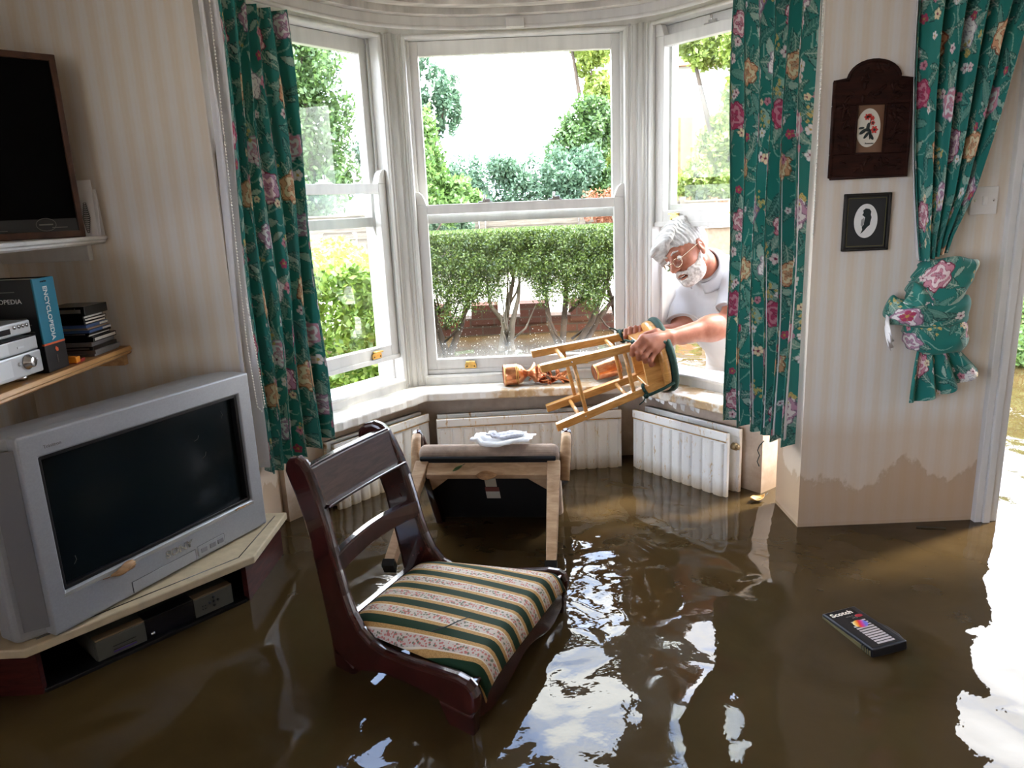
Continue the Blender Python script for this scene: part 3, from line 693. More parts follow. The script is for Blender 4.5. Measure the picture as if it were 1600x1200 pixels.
def bay_curtain(label, top, bot, z1, zb, folds, amp, seed, lin_side, ph=0.0):
    """top/bot: plan end points; zb(s): height of hem"""
    A, B = np.array(top); A2, B2 = np.array(bot)
    cen = ((A + B) / 2).tolist()
    t_ = thing('curtain', label, 'curtain', (cen[0], cen[1], .3), (0, 0, 0), 'floral bay curtains')
    def fn(S, T, off=0.0, lo=0.0, hi=1.0):
        S = lo + S * (hi - lo)
        P0 = A + (B - A) * S[..., None]; P1 = A2 + (B2 - A2) * S[..., None]
        T2 = T[..., None]; P = P0 * (1 - T2) + P1 * T2
        d = (B - A) / np.linalg.norm(B - A); nn = np.array([d[1], -d[0]])
        f = 2 * pi * folds * S + .5 * np.sin(3 * S + ph) + .35 * np.sin(2.2 * T + 4 * S)
        am = amp * (.65 + .5 * T) * (1 + .3 * np.sin(5 * S + 2.1 + ph))
        w_ = am * (np.sin(f) + .25 * np.sin(2 * f + 1)) + .010 * np.sin(2 * pi * T * 1.3 + 7 * S)
        along = .008 * np.cos(f) * 1.2
        Q = P + nn * (w_ + off)[..., None] + d * along[..., None]
        zz = z1 + (zb(S) - z1) * T
        return np.concatenate([Q, zz[..., None]], -1)
    cloth('cloth', fn, 340, 470, 1.05, z1 - .3, seed, t_)
    lo, hi = lin_side
    cloth('lining', lambda S, T: fn(S, T * .985, -.014, lo, hi), 120, 60, 1, 1, seed, t_, LINING, pattern=False)
    return t_
bay_curtain('floral curtain left of the bay, teal with roses, hanging beside the big television', ((-.845, 2.42), (-.70, 2.66)), ((-.878, 2.43), (-.688, 2.615)), 1.80, lambda s: .275 + .075 * s ** 2 + .006 * np.sin(s * 30), 5.5, .030, 4, (-.17, .6), .4)
bay_curtain('floral curtain right of the bay, teal with roses, hanging in front of the leaning man', ((.795, 2.68), (.972, 2.425)), ((.795, 2.62), (.985, 2.435)), 1.80, lambda s: .345 - .055 * s ** .7 + .006 * np.sin(s * 26), 6, .030, 8, (.05, 1.0), 1.7)
# bead chains of the old blinds beside the curtains
def bead_chain(label, pts, step=.0095, r=.0030):
    o = thing('bead_chain', label, 'blind chain', pts[0]); b = MB(); p0 = Vector(pts[0])
    for a, c in zip(pts[:-1], pts[1:]):
        a, c = Vector(a), Vector(c); k = max(1, int((c - a).length / step))
        for i in range(k): b.ell(a.lerp(c, i / k) - p0, (r, r, r), 8, 5)
    b.build('beads', BEAD, o); MB().tube([Vector(p) - p0 for p in pts], .0009, 5).build('cord', BEAD, o)
bead_chain('white bead chain looped down the edge of the left floral curtain', [(-.846, 2.395, 1.80), (-.852, 2.39, 1.45), (-.858, 2.385, 1.05), (-.862, 2.38, .75), (-.852, 2.375, .53), (-.838, 2.372, .515), (-.826, 2.375, .54), (-.838, 2.38, .75), (-.848, 2.385, .90)])
bead_chain('white bead chain at the outer edge of the right floral curtain', [(.974, 2.392, 1.80), (.980, 2.390, 1.45), (.982, 2.390, 1.15), (.983, 2.392, 1.0)])

# curtain by the garden door, tied up in a knot clear of the water
kc = thing('knotted_curtain', 'floral curtain beside the garden door, tied up in a big knot above the flood', 'curtain', (1.37, 2.33, .5))
def sm(x): return x * x * (3 - 2 * x)
def upper(S, T, off=0.0):
    xl = 1.243 + .062 * T ** 2.2
    xr = np.interp(T, [0, .29, .57, .79, .94, 1], [1.62, 1.55, 1.50, 1.45, 1.39, 1.375])
    X = xl + (xr - xl) * S; Z = 1.82 - .90 * T + .03 * S * T
    f = 2 * pi * 5.2 * S + .4 * np.sin(4 * S + 3 * T)
    Y = 2.345 + off + (.034 - .012 * T) * np.sin(f) - .015 * T + .006 * np.sin(3 * f + 2)
    return np.stack([X, Y, Z], -1)
cloth('cloth', upper, 330, 300, 1.1, .9, 6, kc)
cloth('lining', lambda S, T: upper(np.clip(S * 1.02 - .01, -.01, 1.01), T * .995, .012), 120, 60, 1, 1, 6, kc, LINING, pattern=False)
def loopband(c, rx, rz, tilt, wid, y0, depth, a0, a1, seed, name, ridges=3, lean=0.0):
    """a wrap of cloth going round the knot: swept band with pleats"""
    def fn(S, T):
        th = a0 + (a1 - a0) * S; q = (T - .5)
        r_ = 1 + .06 * np.sin(th * 3 + seed)
        bulge = np.sqrt(np.clip(1 - (2 * q) ** 2, 0, 1))
        T2 = T + .10 * np.sin(4 * T + seed + 1.5 * S) + .06 * np.sin(7 * S + seed * 2)
        pl = .0075 * np.sin(2 * pi * ridges * .8 * T2 + 1.3 * np.sin(th * 1.5 + seed)) * (.6 + .5 * np.sin(th + seed)) + .003 * np.sin(5 * th + 5 * T)
        x = rx * r_ * np.cos(th) * (1 + .12 * bulge); y = -depth * np.sin(th) * (.75 + .35 * bulge) - pl * 1.3; z = q * wid * (1 + .25 * np.sin(th)) + lean * np.cos(th) + pl
        ct, st = math.cos(tilt), math.sin(tilt)
        return np.stack([c[0] + x * ct - z * st, y0 + y, c[1] + x * st + z * ct], -1)
    return cloth(name, fn, 180, 70, .42, .16, seed, kc, s_off=seed * .13)
loopband((1.375, .855), .075, .09, -.35, .135, 2.335, .075, -.3, pi + .3, 3, 'knot_wrap', 3, .02)
loopband((1.345, .765), .112, .09, -.02, .085, 2.345, .085, -.35, pi + .35, 5, 'knot_wrap', 2, .0)
loopband((1.375, .695), .085, .09, .20, .10, 2.34, .080, -.3, pi + .3, 9, 'knot_wrap', 3, -.01)
loopband((1.29, .800), .050, .09, 1.05, .075, 2.34, .070, -.3, pi + .3, 11, 'knot_wrap', 2, .0)
b = MB(); b.ell((1.36 - 1.37, 2.35 - 2.33, .77 - .5), (.085, .05, .12), 20, 14); b.build('knot_core', LINING, kc)
def lin(S, T):
    th = -2.2 + 1.9 * S; return np.stack([1.27 + .062 * np.cos(th + 4.6) - .01, 2.335 - .045 * np.sin(pi * S) + .012 * np.sin(T * 14), .735 - .075 * S + .045 * (T - .5)], -1)
cloth('knot_lining', lin, 50, 24, 1, 1, 1, kc, LINING, pattern=False)
def tail(S, T):
    sp = .35 + .65 * T ** .8; X = 1.365 + .05 * T + (S - .5) * .235 * sp; f = 2 * pi * 3.3 * S + 1
    Y = 2.335 - .020 * np.sin(f + 1.2 * np.sin(2 * S)) * (.5 + .6 * T) - .020 * np.sin(pi * S)
    Z = .675 - (.215 - .10 * S ** 1.6) * T + .005 * np.sin(f * 1.0) * T
    return np.stack([X, Y, Z], -1)
cloth('tail', tail, 220, 110, .6, .24, 7, kc)

# ------------------------------------------------------------------ wall things
DARKWOOD = wood('dark_carved_wood', (.012, .005, .004), (.04, .014, .010), .5, 12, (1, 1, 6), spec=.12)
BLACKF = plain('black_lacquer', (.006, .006, .006), .3)
def picture(name, label, x0, x1, z0, z1): pass
# carved arched frame
cf = thing('framed_picture', 'carved dark wood frame with arched top and oval red flower picture', 'picture', (1.139, 2.40, 1.33))
Wf, Hf = .119, .143
prof = [(-Wf, -Hf), (Wf, -Hf), (Wf, Hf), (.078, Hf + .002)] + [(.078 * math.cos(a), Hf + .002 + .052 * math.sin(a)) for a in np.linspace(.15, pi - .15, 14)] + [(-.078, Hf + .002), (-Wf, Hf)]
def fm(p, q, a): return (p, -a, q)
# back board with opening: build from 4 strips round the window
ox0, ox1, oz0, oz1 = -.047, .043, -.072, .072
b = MB()
b.prism([(-Wf, -Hf), (Wf, -Hf), (Wf, oz0), (-Wf, oz0)], .002, .022, fm).prism([(-Wf, oz0), (ox0, oz0), (ox0, oz1), (-Wf, oz1)], .002, .022, fm).prism([(ox1, oz0), (Wf, oz0), (Wf, oz1), (ox1, oz1)], .002, .022, fm)
b.prism([(-Wf, oz1), (Wf, oz1)] + prof[2:], .002, .022, fm)
b.build('frame', DARKWOOD, cf, .003)
b = MB()
out = [Vector((p, -.022, q)) for p, q in prof]; b.tube(out + [out[0]], .0055, 8)
b.tube([Vector(p) for p in ((ox0, -.022, oz0), (ox1, -.022, oz0), (ox1, -.022, oz1), (ox0, -.022, oz1), (ox0, -.022, oz0))], .004, 6)
q = random.Random(8)
for k in range(70):     # carved leaves and scrolls
    while True:
        x, z = q.uniform(-.10, .10), q.uniform(-.125, .185)
        if not (ox0 - .012 < x < ox1 + .012 and oz0 - .012 < z < oz1 + .012) and (z < .13 or math.hypot(x, (z - .143) * 1.3) < .062): break
    a = q.uniform(0, pi); L = q.uniform(.008, .016)
    b.ell((x, -.0225, z), (L, .005, L * .38), 10, 6, Matrix.Rotation(a, 3, 'Y'))
for k in range(8):
    x, z = q.choice([-.08, .078]) + q.uniform(-.008, .008), q.uniform(-.10, .11)
    b.tube([(x + .012 * math.cos(t * .6), -.024, z + .0035 * t - .012 + .008 * math.sin(t)) for t in range(9)], .0025, 6)
b.build('carving', DARKWOOD, cf)
MB().box(ox0, ox1, -.010, -.006, oz0, oz1).build('mount', plain('brown_mount', (.20, .10, .055), .35, coat=.4), cf)
def oval(cx, cz, rx, rz, y, n=40): return MB().raw([(cx + rx * math.cos(2 * pi * i / n), y, cz + rz * math.sin(2 * pi * i / n)) for i in range(n)] + [(cx + rx * math.cos(2 * pi * i / n), y + .003, cz + rz * math.sin(2 * pi * i / n)) for i in range(n)], [tuple(range(n))] + [(i, n + i, n + (i + 1) % n, (i + 1) % n) for i in range(n)])
IV = plain('ivory_card', (.72, .68, .58), .6)
oval(-.004, .004, .037, .057, -.0125).build('oval_card', IV, cf)
REDF = plain('red_print', (.55, .04, .03), .6); DKP = plain('dark_print', (.02, .03, .03), .6)
b = MB()
for x, z, r in ((-.010, .036, .011), (.006, .032, .008), (.008, .018, .008), (.014, -.002, .013), (-.002, .040, .007)):
    nn = 20; b.raw([(x + r * (.8 + .2 * math.cos(6 * 2 * pi * i / nn)) * math.cos(2 * pi * i / nn), -.0137, z + r * (.8 + .2 * math.cos(6 * 2 * pi * i / nn)) * math.sin(2 * pi * i / nn)) for i in range(nn)], [tuple(range(nn))])
b.build('red_flowers', REDF, cf)
b = MB()
for x, z, r in ((-.010, .036, .004), (.014, -.002, .004), (.008, .018, .003)): b.ell((x, -.0137, z), (r, .0008, r), 10, 6)
for x, z, a, L in ((-.020, -.006, .6, .014), (-.010, -.018, .9, .012), (.006, -.022, 2.2, .012), (-.006, .006, 1.4, .014), (-.026, .004, .1, .009), (.0, -.008, 1.9, .012)): b.ell((x, -.0137, z), (L, .0007, L * .4), 12, 6, Matrix.Rotation(-a, 3, 'Y'))
b.tube([(.002, -.0137, -.03), (-.004, -.0137, .0), (.002, -.0137, .03)], .0012, 5)
b.build('dark_leaves', DKP, cf)
text('caption', 'Anemone', .007, DKP, cf, frame_m((-.013, -.0136, -.044), (1, 0, 0), (0, 0, 1), (0, -1, 0)))
# small silhouette picture
sf = thing('framed_picture', 'small black frame with white oval holding a dark silhouette', 'picture', (1.1505, 2.40, 1.048))
w2, h2 = .0745, .090
b = MB()
b.box(-w2, w2, -.016, -.002, -h2, -h2 + .011).box(-w2, w2, -.016, -.002, h2 - .011, h2).box(-w2, -w2 + .011, -.016, -.002, -h2, h2).box(w2 - .011, w2, -.016, -.002, -h2, h2); b.build('frame', BLACKF, sf, .003)
MB().box(-w2 + .01, w2 - .01, -.008, -.004, -h2 + .01, h2 - .01).build('mount', plain('charcoal_mount', (.022, .024, .026), .5), sf)
b = MB(); e = .0012
for x0, x1, z0, z1 in ((-.061, .061, .074, .0755), (-.061, .061, -.0755, -.074), (-.061, -.0595, -.075, .075), (.0595, .061, -.075, .075)): b.box(x0, x1, -.0092, -.008, z0, z1)
b.build('gilt_line', plain('dull_gilt', (.22, .20, .08), .4, .6), sf)
oval(-.002, .004, .037, .053, -.0105).build('oval_card', plain('white_card', (.80, .80, .78), .6), sf)
sil = [(-.012, .034), (-.004, .040), (.008, .038), (.014, .030), (.013, .020), (.016, .012), (.013, -.002), (.012, -.012), (.004, -.018), (-.004, -.028), (-.012, -.036), (-.016, -.038), (-.011, -.026), (-.013, -.018), (-.007, -.010), (-.006, .004), (-.004, .012), (-.009, .016), (-.014, .020), (-.010, .026)]
b = MB(); b.prism([(p - .001, q_ + .003) for p, q_ in sil], .0106, .0114, fm); b.build('silhouette', DKP, sf)
b = MB(); b.prism([(-.017, .008), (-.009, .014), (-.008, -.002), (-.013, -.014), (-.018, -.008)], .0106, .0112, fm); b.build('grey_detail', plain('grey_print', (.35, .35, .34), .6), sf)
# light switch by the door
ls = thing('light_switch', 'white light switch on the wall half behind the knotted curtain', 'light switch', (1.522, 2.40, 1.10))
MB().box(-.043, .043, -.010, -.001, -.043, .043).build('plate', plain('white_plastic_plate', (.74, .72, .70), .35), ls, .003)
MB().box(-.007, .007, -.016, -.009, -.014, .014).build('rocker', plain('white_rocker', (.80, .79, .77), .3), ls, .002)
for x, z in ((-.03, 0), (.03, 0)): MB().ell((x, -.010, z), (.004, .0015, .004), 10, 6).build('screw', CHROME, ls)

# ------------------------------------------------------------------ radiators
def m_rad():
    n = NT('rusty_radiator_enamel'); p = n.obj(); a = n.noise(n.mapping(p, (30, 1, 9)), 1.6, 6, .75); z = n.xyz(p)[2]
    c = n.ramp(a, [(.585, (.86, .855, .82)), (.635, (.72, .58, .38)), (.695, (.33, .14, .04))])
    c = n.mix(n.ramp(n.math('ADD', z, n.math('MULTIPLY', a, .05)), [(.02, .85), (.09, 0)]), c, (.38, .27, .13))
    n.bsdf(c, .32, 0, .5); return n.m
RADM = m_rad(); RUST = plain('rust_line', (.50, .30, .10), .7, var=.5, vscale=60)
def radiator(label, A, B, h, valve=None, gap=.045):
    A, B = Vector((*A, 0)), Vector((*B, 0)); L = (B - A).length; d = (B - A) / L; nn = Vector((d.y, -d.x, 0))     # nn towards the room
    r = thing('radiator', label, 'radiator', tuple(A + d * L / 2), frame_m((0, 0, 0), d, (-nn.x, -nn.y, 0), (0, 0, 1)).to_3x3(), 'bay radiators')
    def panel(nm, y0):
        b = MB(); n_ = max(6, int(L / .05)); m = 8; V = []; F = []
        xs = np.linspace(-L / 2 + .012, L / 2 - .012, n_ * m + 1)
        def prof(x): 
            u = (x + L / 2 - .012) / (L - .024) * n_; k = abs((u % 1) - .5) * 2
            return .012 * min(1, max(0, (1 - k) * 3.2))
        for x in xs: V += [(x, y0 - prof(x), -.25), (x, y0 - prof(x), h - .045)]
        for i in range(len(xs) - 1): F.append((2 * i, 2 * i + 2, 2 * i + 3, 2 * i + 1))
        b.raw(V, F, True)
        b.box(-L / 2, L / 2, y0 - .004, y0 + .012, -.28, h)
        b.box(-L / 2, L / 2, y0 - .010, y0 + .012, h - .034, h)
        return b.build(nm, RADM, r, .003)
    panel('front_panel', -.035); panel('back_panel', gap)
    b = MB(); b.box(-L / 2 + .003, L / 2 - .003, -.046, -.043, h - .038, h - .035); b.build('rust_line', RUST, r)
    b = MB(); b.box(-L / 2 + .004, L / 2 - .004, -.040, -.037, h + .0005, h + .0015); b.build('rust_line', RUST, r)
    if valve:
        b = MB(); b.tube([(L / 2 - .005, .0, h - .06), (L / 2 + .015, .0, h - .06)], .014, 12).tube([(L / 2 + .012, 0, h - .06), (L / 2 + .024, 0, h - .06)], .010, 8); b.build('bleed_valve', plain('tarnished_brass', (.35, .26, .14), .45, .8, var=.3), r)
radiator('white radiator under the middle window, behind the tipped armchair', (-.335, 3.09), (.470, 3.125), .262)
radiator('white rust streaked radiator under the right bay window by the curtain', (.553, 3.105), (.850, 2.713), .262, True)
radiator('white rust streaked radiator under the left bay window behind the striped chair', (-.735, 2.755), (-.405, 3.150), .272, gap=.016)
# ------------------------------------------------------------------ striped mahogany side chair
MAHOG = wood('wet_mahogany', (.010, .0028, .0028), (.048, .010, .008), .18, 7, (3, 12, 3), coat=.5)
MAHOG2 = wood('dull_mahogany', (.05, .024, .016), (.10, .05, .032), .3, 7, (14, 2, 14), coat=.2)
def m_stripe():
    n = NT('regency_stripe'); p = n.obj(); x, y, z = n.xyz(p); u = n.math('FRACT', n.math('ADD', n.math('MULTIPLY', y, 1 / .078), .10))
    G, O, Wt, Fl = (.008, .028, .012), (.46, .27, .10), (.66, .58, .46), (.52, .45, .39)
    c = n.ramp(u, [(0, G), (.22, O), (.36, Wt), (.40, Fl), (.72, Wt), (.76, O), (.90, G)], 'CONSTANT')
    fl = n.ramp(u, [(0, 0), (.41, 1), (.71, 0)], 'CONSTANT')
    v = n.n('TexVoronoi'); v.inputs['Scale'].default_value = 150; n.l(p, v.inputs['Vector'])
    sp = n.math('LESS_THAN', v.outputs['Distance'], .5); rc = n.ramp(n.xyz(v.outputs['Color'])[0], [(0, (.42, .10, .09)), (.45, (.10, .12, .08)), (.75, (.52, .45, .39))], 'CONSTANT')
    c = n.mix(n.math('MULTIPLY', n.math('MULTIPLY', fl, sp), .85), c, rc)
    ds = n.noise(p, 330, 1); c = n.mix(n.math('MULTIPLY', n.ramp(u, [(0, 0), (.22, 1), (.36, 0), (.76, 1), (.90, 0)], 'CONSTANT'), n.ramp(ds, [(.45, 0), (.6, .5)])), c, (.25, .13, .04))
    n.bsdf(c, .7, 0, .15, n.bump(n.noise(p, 400, 2), .15, .001)); return n.m
STRIPE = m_stripe()
ch = thing('side_chair', 'dark mahogany side chair with green and cream striped seat standing in the flood', 'chair', (-.1855, 1.765, FZ), (0, 0, math.atan2(-.434, .901)))
def yl(x): return .228 + .208 * x
def side(nm, poly, s, bev=.012):
    b = MB(); t = .017
    b.prism(poly, -t, t, lambda p, q, a: (p, s * yl(p) + a, q)); return b.build(nm, MAHOG, ch, bev, 3)
# stile and sweeping seat rail in one curve
back = [(-.296, .872), (-.318, .880), (-.345, .873), (-.362, .856), (-.368, .836), (-.356, .812), (-.338, .776), (-.318, .725), (-.300, .66), (-.288, .59), (-.276, .52), (-.266, .455), (-.258, .40), (-.252, .35)]
front = [(-.16, .335), (-.07, .362), (.03, .368), (.10, .366), (.205, .36), (.225, .385), (.226, .42), (.218, .437), (.200, .449), (.17, .452), (.10, .444), (.02, .434), (-.06, .430), (-.105, .438), (-.140, .458), (-.165, .492), (-.184, .54), (-.200, .60), (-.212, .66), (-.226, .72), (-.243, .775), (-.262, .822), (-.276, .852)]
for s in (-1, 1):
    side('side_frame', back + front, s)
    side('front_leg', [(.110, .368), (.205, .37), (.218, .38), (.212, .30), (.215, .20), (.228, .10), (.245, 0), (.195, 0), (.180, .10), (.165, .20), (.150, .29)], s)
    side('back_leg', [(-.258, .40), (-.17, .345), (-.182, .28), (-.20, .18), (-.235, .08), (-.275, 0), (-.325, 0), (-.29, .09), (-.262, .20), (-.252, .30)], s)
def curved_rail(nm, x0, z0, h, th, sag, mat, half, bow=.018, lean=.25, crown=0):
    b = MB(); n_ = 24; V = []; F = []
    for i in range(n_ + 1):
        u = -1 + 2 * i / n_; y = u * half; xx = x0 - bow * (1 - u * u); zz = z0 + sag * (1 - u * u)
        V += [(xx - th / 2 - lean * -h / 2, y, zz - h / 2), (xx + th / 2 - lean * -h / 2, y, zz - h / 2), (xx + th / 2 - lean * h / 2, y, zz + h / 2 + crown * (1 - u * u)), (xx - th / 2 - lean * h / 2, y, zz + h / 2 + crown * (1 - u * u))]
    for i in range(n_):
        for k in range(4): F.append((4 * i + k, 4 * i + (k + 1) % 4, 4 * i + 4 + (k + 1) % 4, 4 * i + 4 + k))
    F += [(0, 3, 2, 1), (4 * n_, 4 * n_ + 1, 4 * n_ + 2, 4 * n_ + 3)]
    b.raw(V, F); return b.build(nm, mat, ch, .004)
tr_ = curved_rail('top_rail', -.270, .806, .098, .020, .0, MAHOG2, .170, .006, .32)
curved_rail('beading', -.238, .758, .008, .026, .0, MAHOG, .172, .006, 0)
curved_rail('beading', -.288, .856, .008, .024, .0, MAHOG, .168, .006, 0)
curved_rail('cross_rail', -.215, .614, .048, .024, .014, MAHOG, .186, .010, .15)
b = MB(); n_ = 24; V = []; F = []
for i in range(n_ + 1):
    u = -1 + 2 * i / n_; y = u * .262; lo = .345 - .022 * (1 - abs(u)) * 0 + .018 * math.cos(u * pi * 1.5) * (1 if abs(u) > .3 else 1)
    V += [(.195, y, lo), (.213 + .006 * (1 - u * u), y, lo), (.213 + .006 * (1 - u * u), y, .440), (.195, y, .440)]
for i in range(n_):
    for k in range(4): F.append((4 * i + k, 4 * i + (k + 1) % 4, 4 * i + 4 + (k + 1) % 4, 4 * i + 4 + k))
F += [(0, 3, 2, 1), (4 * n_, 4 * n_ + 1, 4 * n_ + 2, 4 * n_ + 3)]
b.raw(V, F); b.build('front_rail', MAHOG, ch, .004)
MB().box(-.25, -.225, -.165, .165, .35, .43).build('back_rail', MAHOG, ch, .004)
# upholstered drop-in seat
nx, ny = 40, 44; V = []; F = []
for i in range(nx + 1):
    for j in range(ny + 1):
        u, v = i / nx, -1 + 2 * j / ny; x = -.205 + .440 * u; hw = .190 + .075 * u - .012
        e = (1 - abs(v) ** 6) * (1 - (1 - 2 * u) ** 7 if u < .5 else 1)
        z = .437 + .034 * max(0, e) ** .55 + .010 * (1 - v * v) * math.sin(pi * u)
        if u > .88: z -= .052 * ((u - .88) / .12) ** 2.6
        V.append((x - .006 * max(0, (u - .94) / .06), v * hw, z))
for i in range(nx):
    for j in range(ny): a = i * (ny + 1) + j; F.append((a, a + ny + 1, a + ny + 2, a + 1))
b = MB(); b.raw(V, F, True); st = b.build('seat', STRIPE, ch, solid=.004)
# twig lying on the seat
tw_ = thing('twig', 'thin dark twig lying on the striped chair seat near its front corner', 'twig', (-.175, 1.60, .153))
MB().tube([(-.045, -.012, .004), (-.01, -.002, .0085), (.02, .018, .011), (.05, .045, .006)], [.0013, .0016, .0013, .0007], 6).build('stem', DKP, tw_); MB().tube([(-.01, -.002, .008), (-.03, .008, .004)], .0008, 5).build('side_shoot', DKP, tw_)

# ------------------------------------------------------------------ armchair tipped on its back against the radiator
PINE = wood('bare_beech', (.34, .20, .10), (.55, .37, .22), .55, 5, (3, 3, 12)); VELV = plain('taupe_velvet', (.32, .235, .18), .9, var=.25, vscale=25, bump=.2)
BLK = plain('black_dust_cover', (.004, .004, .004), .9)
th_ = rad(55); a_ = math.atan2(-.055, .494) * 0
# chair frame: x forward (towards front edge), y lateral, z up; front edge root at world (-.1,2.43,.285)
yaw = math.atan2(.055, -.47) - pi      # lateral axis skew
lat = Vector((.994, -.11, 0)).normalized()
upv = Vector((0, math.sin(th_), math.cos(th_))); upv = (upv - lat * upv.dot(lat)).normalized(); fwd = upv.cross(lat) * -1
if fwd.z < 0: fwd = -fwd
lat = upv.cross(fwd)
mrot = Matrix(((fwd.x, lat.x, upv.x), (fwd.y, lat.y, upv.y), (fwd.z, lat.z, upv.z)))
root = Vector((-.095, 2.40, .29)) - mrot @ Vector((.24, 0, .40))
ac = thing('armchair', 'upholstered wooden armchair tipped on its back, pale legs and black underside showing', 'chair', tuple(root), mrot)
b = MB()
for s in (-1, 1):
    o = MB(); fo = .055 if s < 0 else 0; o.prism([(s * .205, .40), (s * .250, .40), (s * (.243 + fo), .02), (s * (.212 + fo), .02)], .215, .255, lambda p, q, a: (a, p, q)); lg = o.build('front_leg', PINE, ac, .003)
    MB().box(.213, .257, min(s * (.208 + fo), s * (.246 + fo)), max(s * (.208 + fo), s * (.246 + fo)), 0, .025).build('foot_tip', BLACKF, lg)
    o = MB(); o.prism([(-.24, .42), (-.20, .42), (-.25, .0), (-.29, .0)], s * .19 - .018, s * .19 + .018, lambda p, q, a: (p, a, q)); o.build('back_leg', MAHOG, ac, .003)
MB().box(.222, .246, -.21, .21, .345, .41).build('front_rail', PINE, ac, .003)
for s in (-1, 1): MB().box(-.22, .222, s * .215 - .012, s * .215 + .012, .345, .41).build('side_rail', MAHOG, ac, .003)
MB().box(-.24, -.216, -.20, .20, .345, .41).build('back_rail', PINE, ac, .003)
for sx, sy in ((1, 1), (1, -1), (-1, 1), (-1, -1)): MB().prism([(sx * .222, sy * .13), (sx * .222, sy * .205), (sx * .14, sy * .205)], .352, .374, lambda p, q, a: (p, q, a)).build('corner_block', PINE, ac)
MB().box(-.22, .222, -.21, .21, .392, .404).build('dust_cover', BLK, ac)
# seat cushion with rolled front
b = MB(); b.box(-.235, .268, -.245, .245, .408, .47); b.build('seat', VELV, ac, .024, 5)
MB().box(.236, .266, -.235, .235, .396, .410).build('seat_welt', BLK, ac, .004)
# arms: scrolled supports that rise past the front edge, and the back
for s in (-1, 1):
    o = MB(); pts = [(.16, s * .258, .38), (.19, s * .262, .42), (.215, s * .266, .46), (.232, s * .268, .50), (.236, s * .268, .525)]
    o.tube(pts, [.020, .020, .019, .018, .016], 12, flat=.75); sp_ = o.build('arm_support', PINE, ac)
    o = MB(); o.tube([(.236, s * .268, .530), (.17, s * .268, .545), (.05, s * .262, .555), (-.12, s * .250, .58), (-.26, s * .215, .62)], [.018, .019, .019, .019, .019], 12); o.build('arm', MAHOG, ac)
    o = MB(); o.tube([(-.225, s * .20, .40), (-.26, s * .205, .62), (-.29, s * .205, .76), (-.30, s * .205, .82)], .021, 10); o.build('back_stile', MAHOG, ac)
for z in (.62, .78): o = MB(); o.box(-.30 - (z - .62) * .2, -.275 - (z - .62) * .2, -.20, .20, z - .03, z + .035); o.build('back_rail', MAHOG, ac, .004)
# labels under the seat and debris
tg = MB(); tg.box(.105, .165, -.022, .018, .3895, .3915); tg.build('maker_label', plain('cream_label', (.62, .55, .40), .7), ac)
tg = MB(); tg.box(.075, .10, -.026, .024, .3892, .3914); tg.build('red_label_strip', plain('red_label', (.22, .06, .045), .7), ac)
tg = MB(); tg.box(.03, .075, -.026, .024, .3892, .3914); tg.build('fire_label', plain('white_label', (.66, .62, .52), .7), ac)
LEAFB = plain('dead_leaf', (.36, .20, .09), .6, var=.35, vscale=50)
def dead_leaf(name, label, M_, L=.07, Wd=.03, mat=LEAFB, parent=None, curl=.35):
    V = []; F = []; N = 14; K = 6
    for i in range(N + 1):
        u = i / N; hw = Wd * math.sin(pi * min(1, u * 1.02)) ** .8 * (1 - .25 * u)
        for k in range(K + 1):
            v = -1 + 2 * k / K; V.append(M_ @ Vector(((u - .5) * L, v * hw, curl * L * (v * v * .25 + (u - .5) ** 2 * .9) - .0 + .003 * math.sin(9 * u + 4 * v))))
    for i in range(N):
        for k in range(K): a = i * (K + 1) + k; F.append((a, a + K + 1, a + K + 2, a + 1))
    o = thing(name, label, 'leaf', tuple(M_.translation)); MI = Vector(M_.translation)
    b = MB(); b.raw([v - MI for v in V], F, True); b.build('blade', mat, o, solid=.0012)
    b = MB(); b.tube([(M_ @ Vector((x * L, 0, curl * L * x * x * .9 + .001))) - MI for x in (-.5, -.2, .1, .4, .5, .75)], [.0012, .0012, .001, .0008, .001, .001], 5); b.build('stalk', DKP if mat is not LEAFB else LEAFB, o)
    return o
def on_chair(x, y, z): return (mrot @ Vector((x, y, z))) + root
fr_ = on_chair(.248, -.02, .36)
dead_leaf('dead_leaf', 'pale brown dead leaf stuck to the underside rail of the tipped armchair', Matrix.Translation(fr_ + Vector((.02, -.012, -.012))) @ Matrix.Rotation(1.2, 4, 'X'), .075, .018)
dead_leaf('green_leaf', 'small green leaf sprig on the underside rail of the tipped armchair', Matrix.Translation(on_chair(.25, -.10, .375) + Vector((0, -.008, 0))) @ Matrix.Rotation(1.3, 4, 'X') @ Matrix.Rotation(.5, 4, 'Z'), .04, .006, plain('green_leaf', (.07, .13, .03), .5))
pp = thing('paper', 'crumpled white paper lying on the edge of the tipped armchair', 'paper', tuple(on_chair(.275, .055, .47)))
V = []; F = []; N = 18; q = random.Random(2)
for i in range(N + 1):
    for j in range(N + 1):
        u, v = i / N - .5, j / N - .5; z = .008 + .006 * math.sin(u * 7 + 2 * v) + .004 * math.sin(v * 11) + q.uniform(-.002, .002) + (.012 if u < -.35 else 0) - max(0, -v - .38) * .08
        V.append((u * .20 + .05 * v * .6, v * .11, z))
for i in range(N):
    for j in range(N): a = i * (N + 1) + j; F.append((a, a + 1, a + N + 2, a + N + 1))
b = MB(); b.raw(V, F, True); b.build('sheet', plain('white_paper', (.80, .80, .80), .7), pp, solid=.0012)
b = MB(); b.raw([(v[0] * .62 + .01, v[1] * .55 + .006, v[2] * .6 + .016) for v in V], F, True); b.build('inner_sheet', plain('grey_printed_paper', (.55, .55, .60), .7, var=.3, vscale=90), pp, solid=.001)

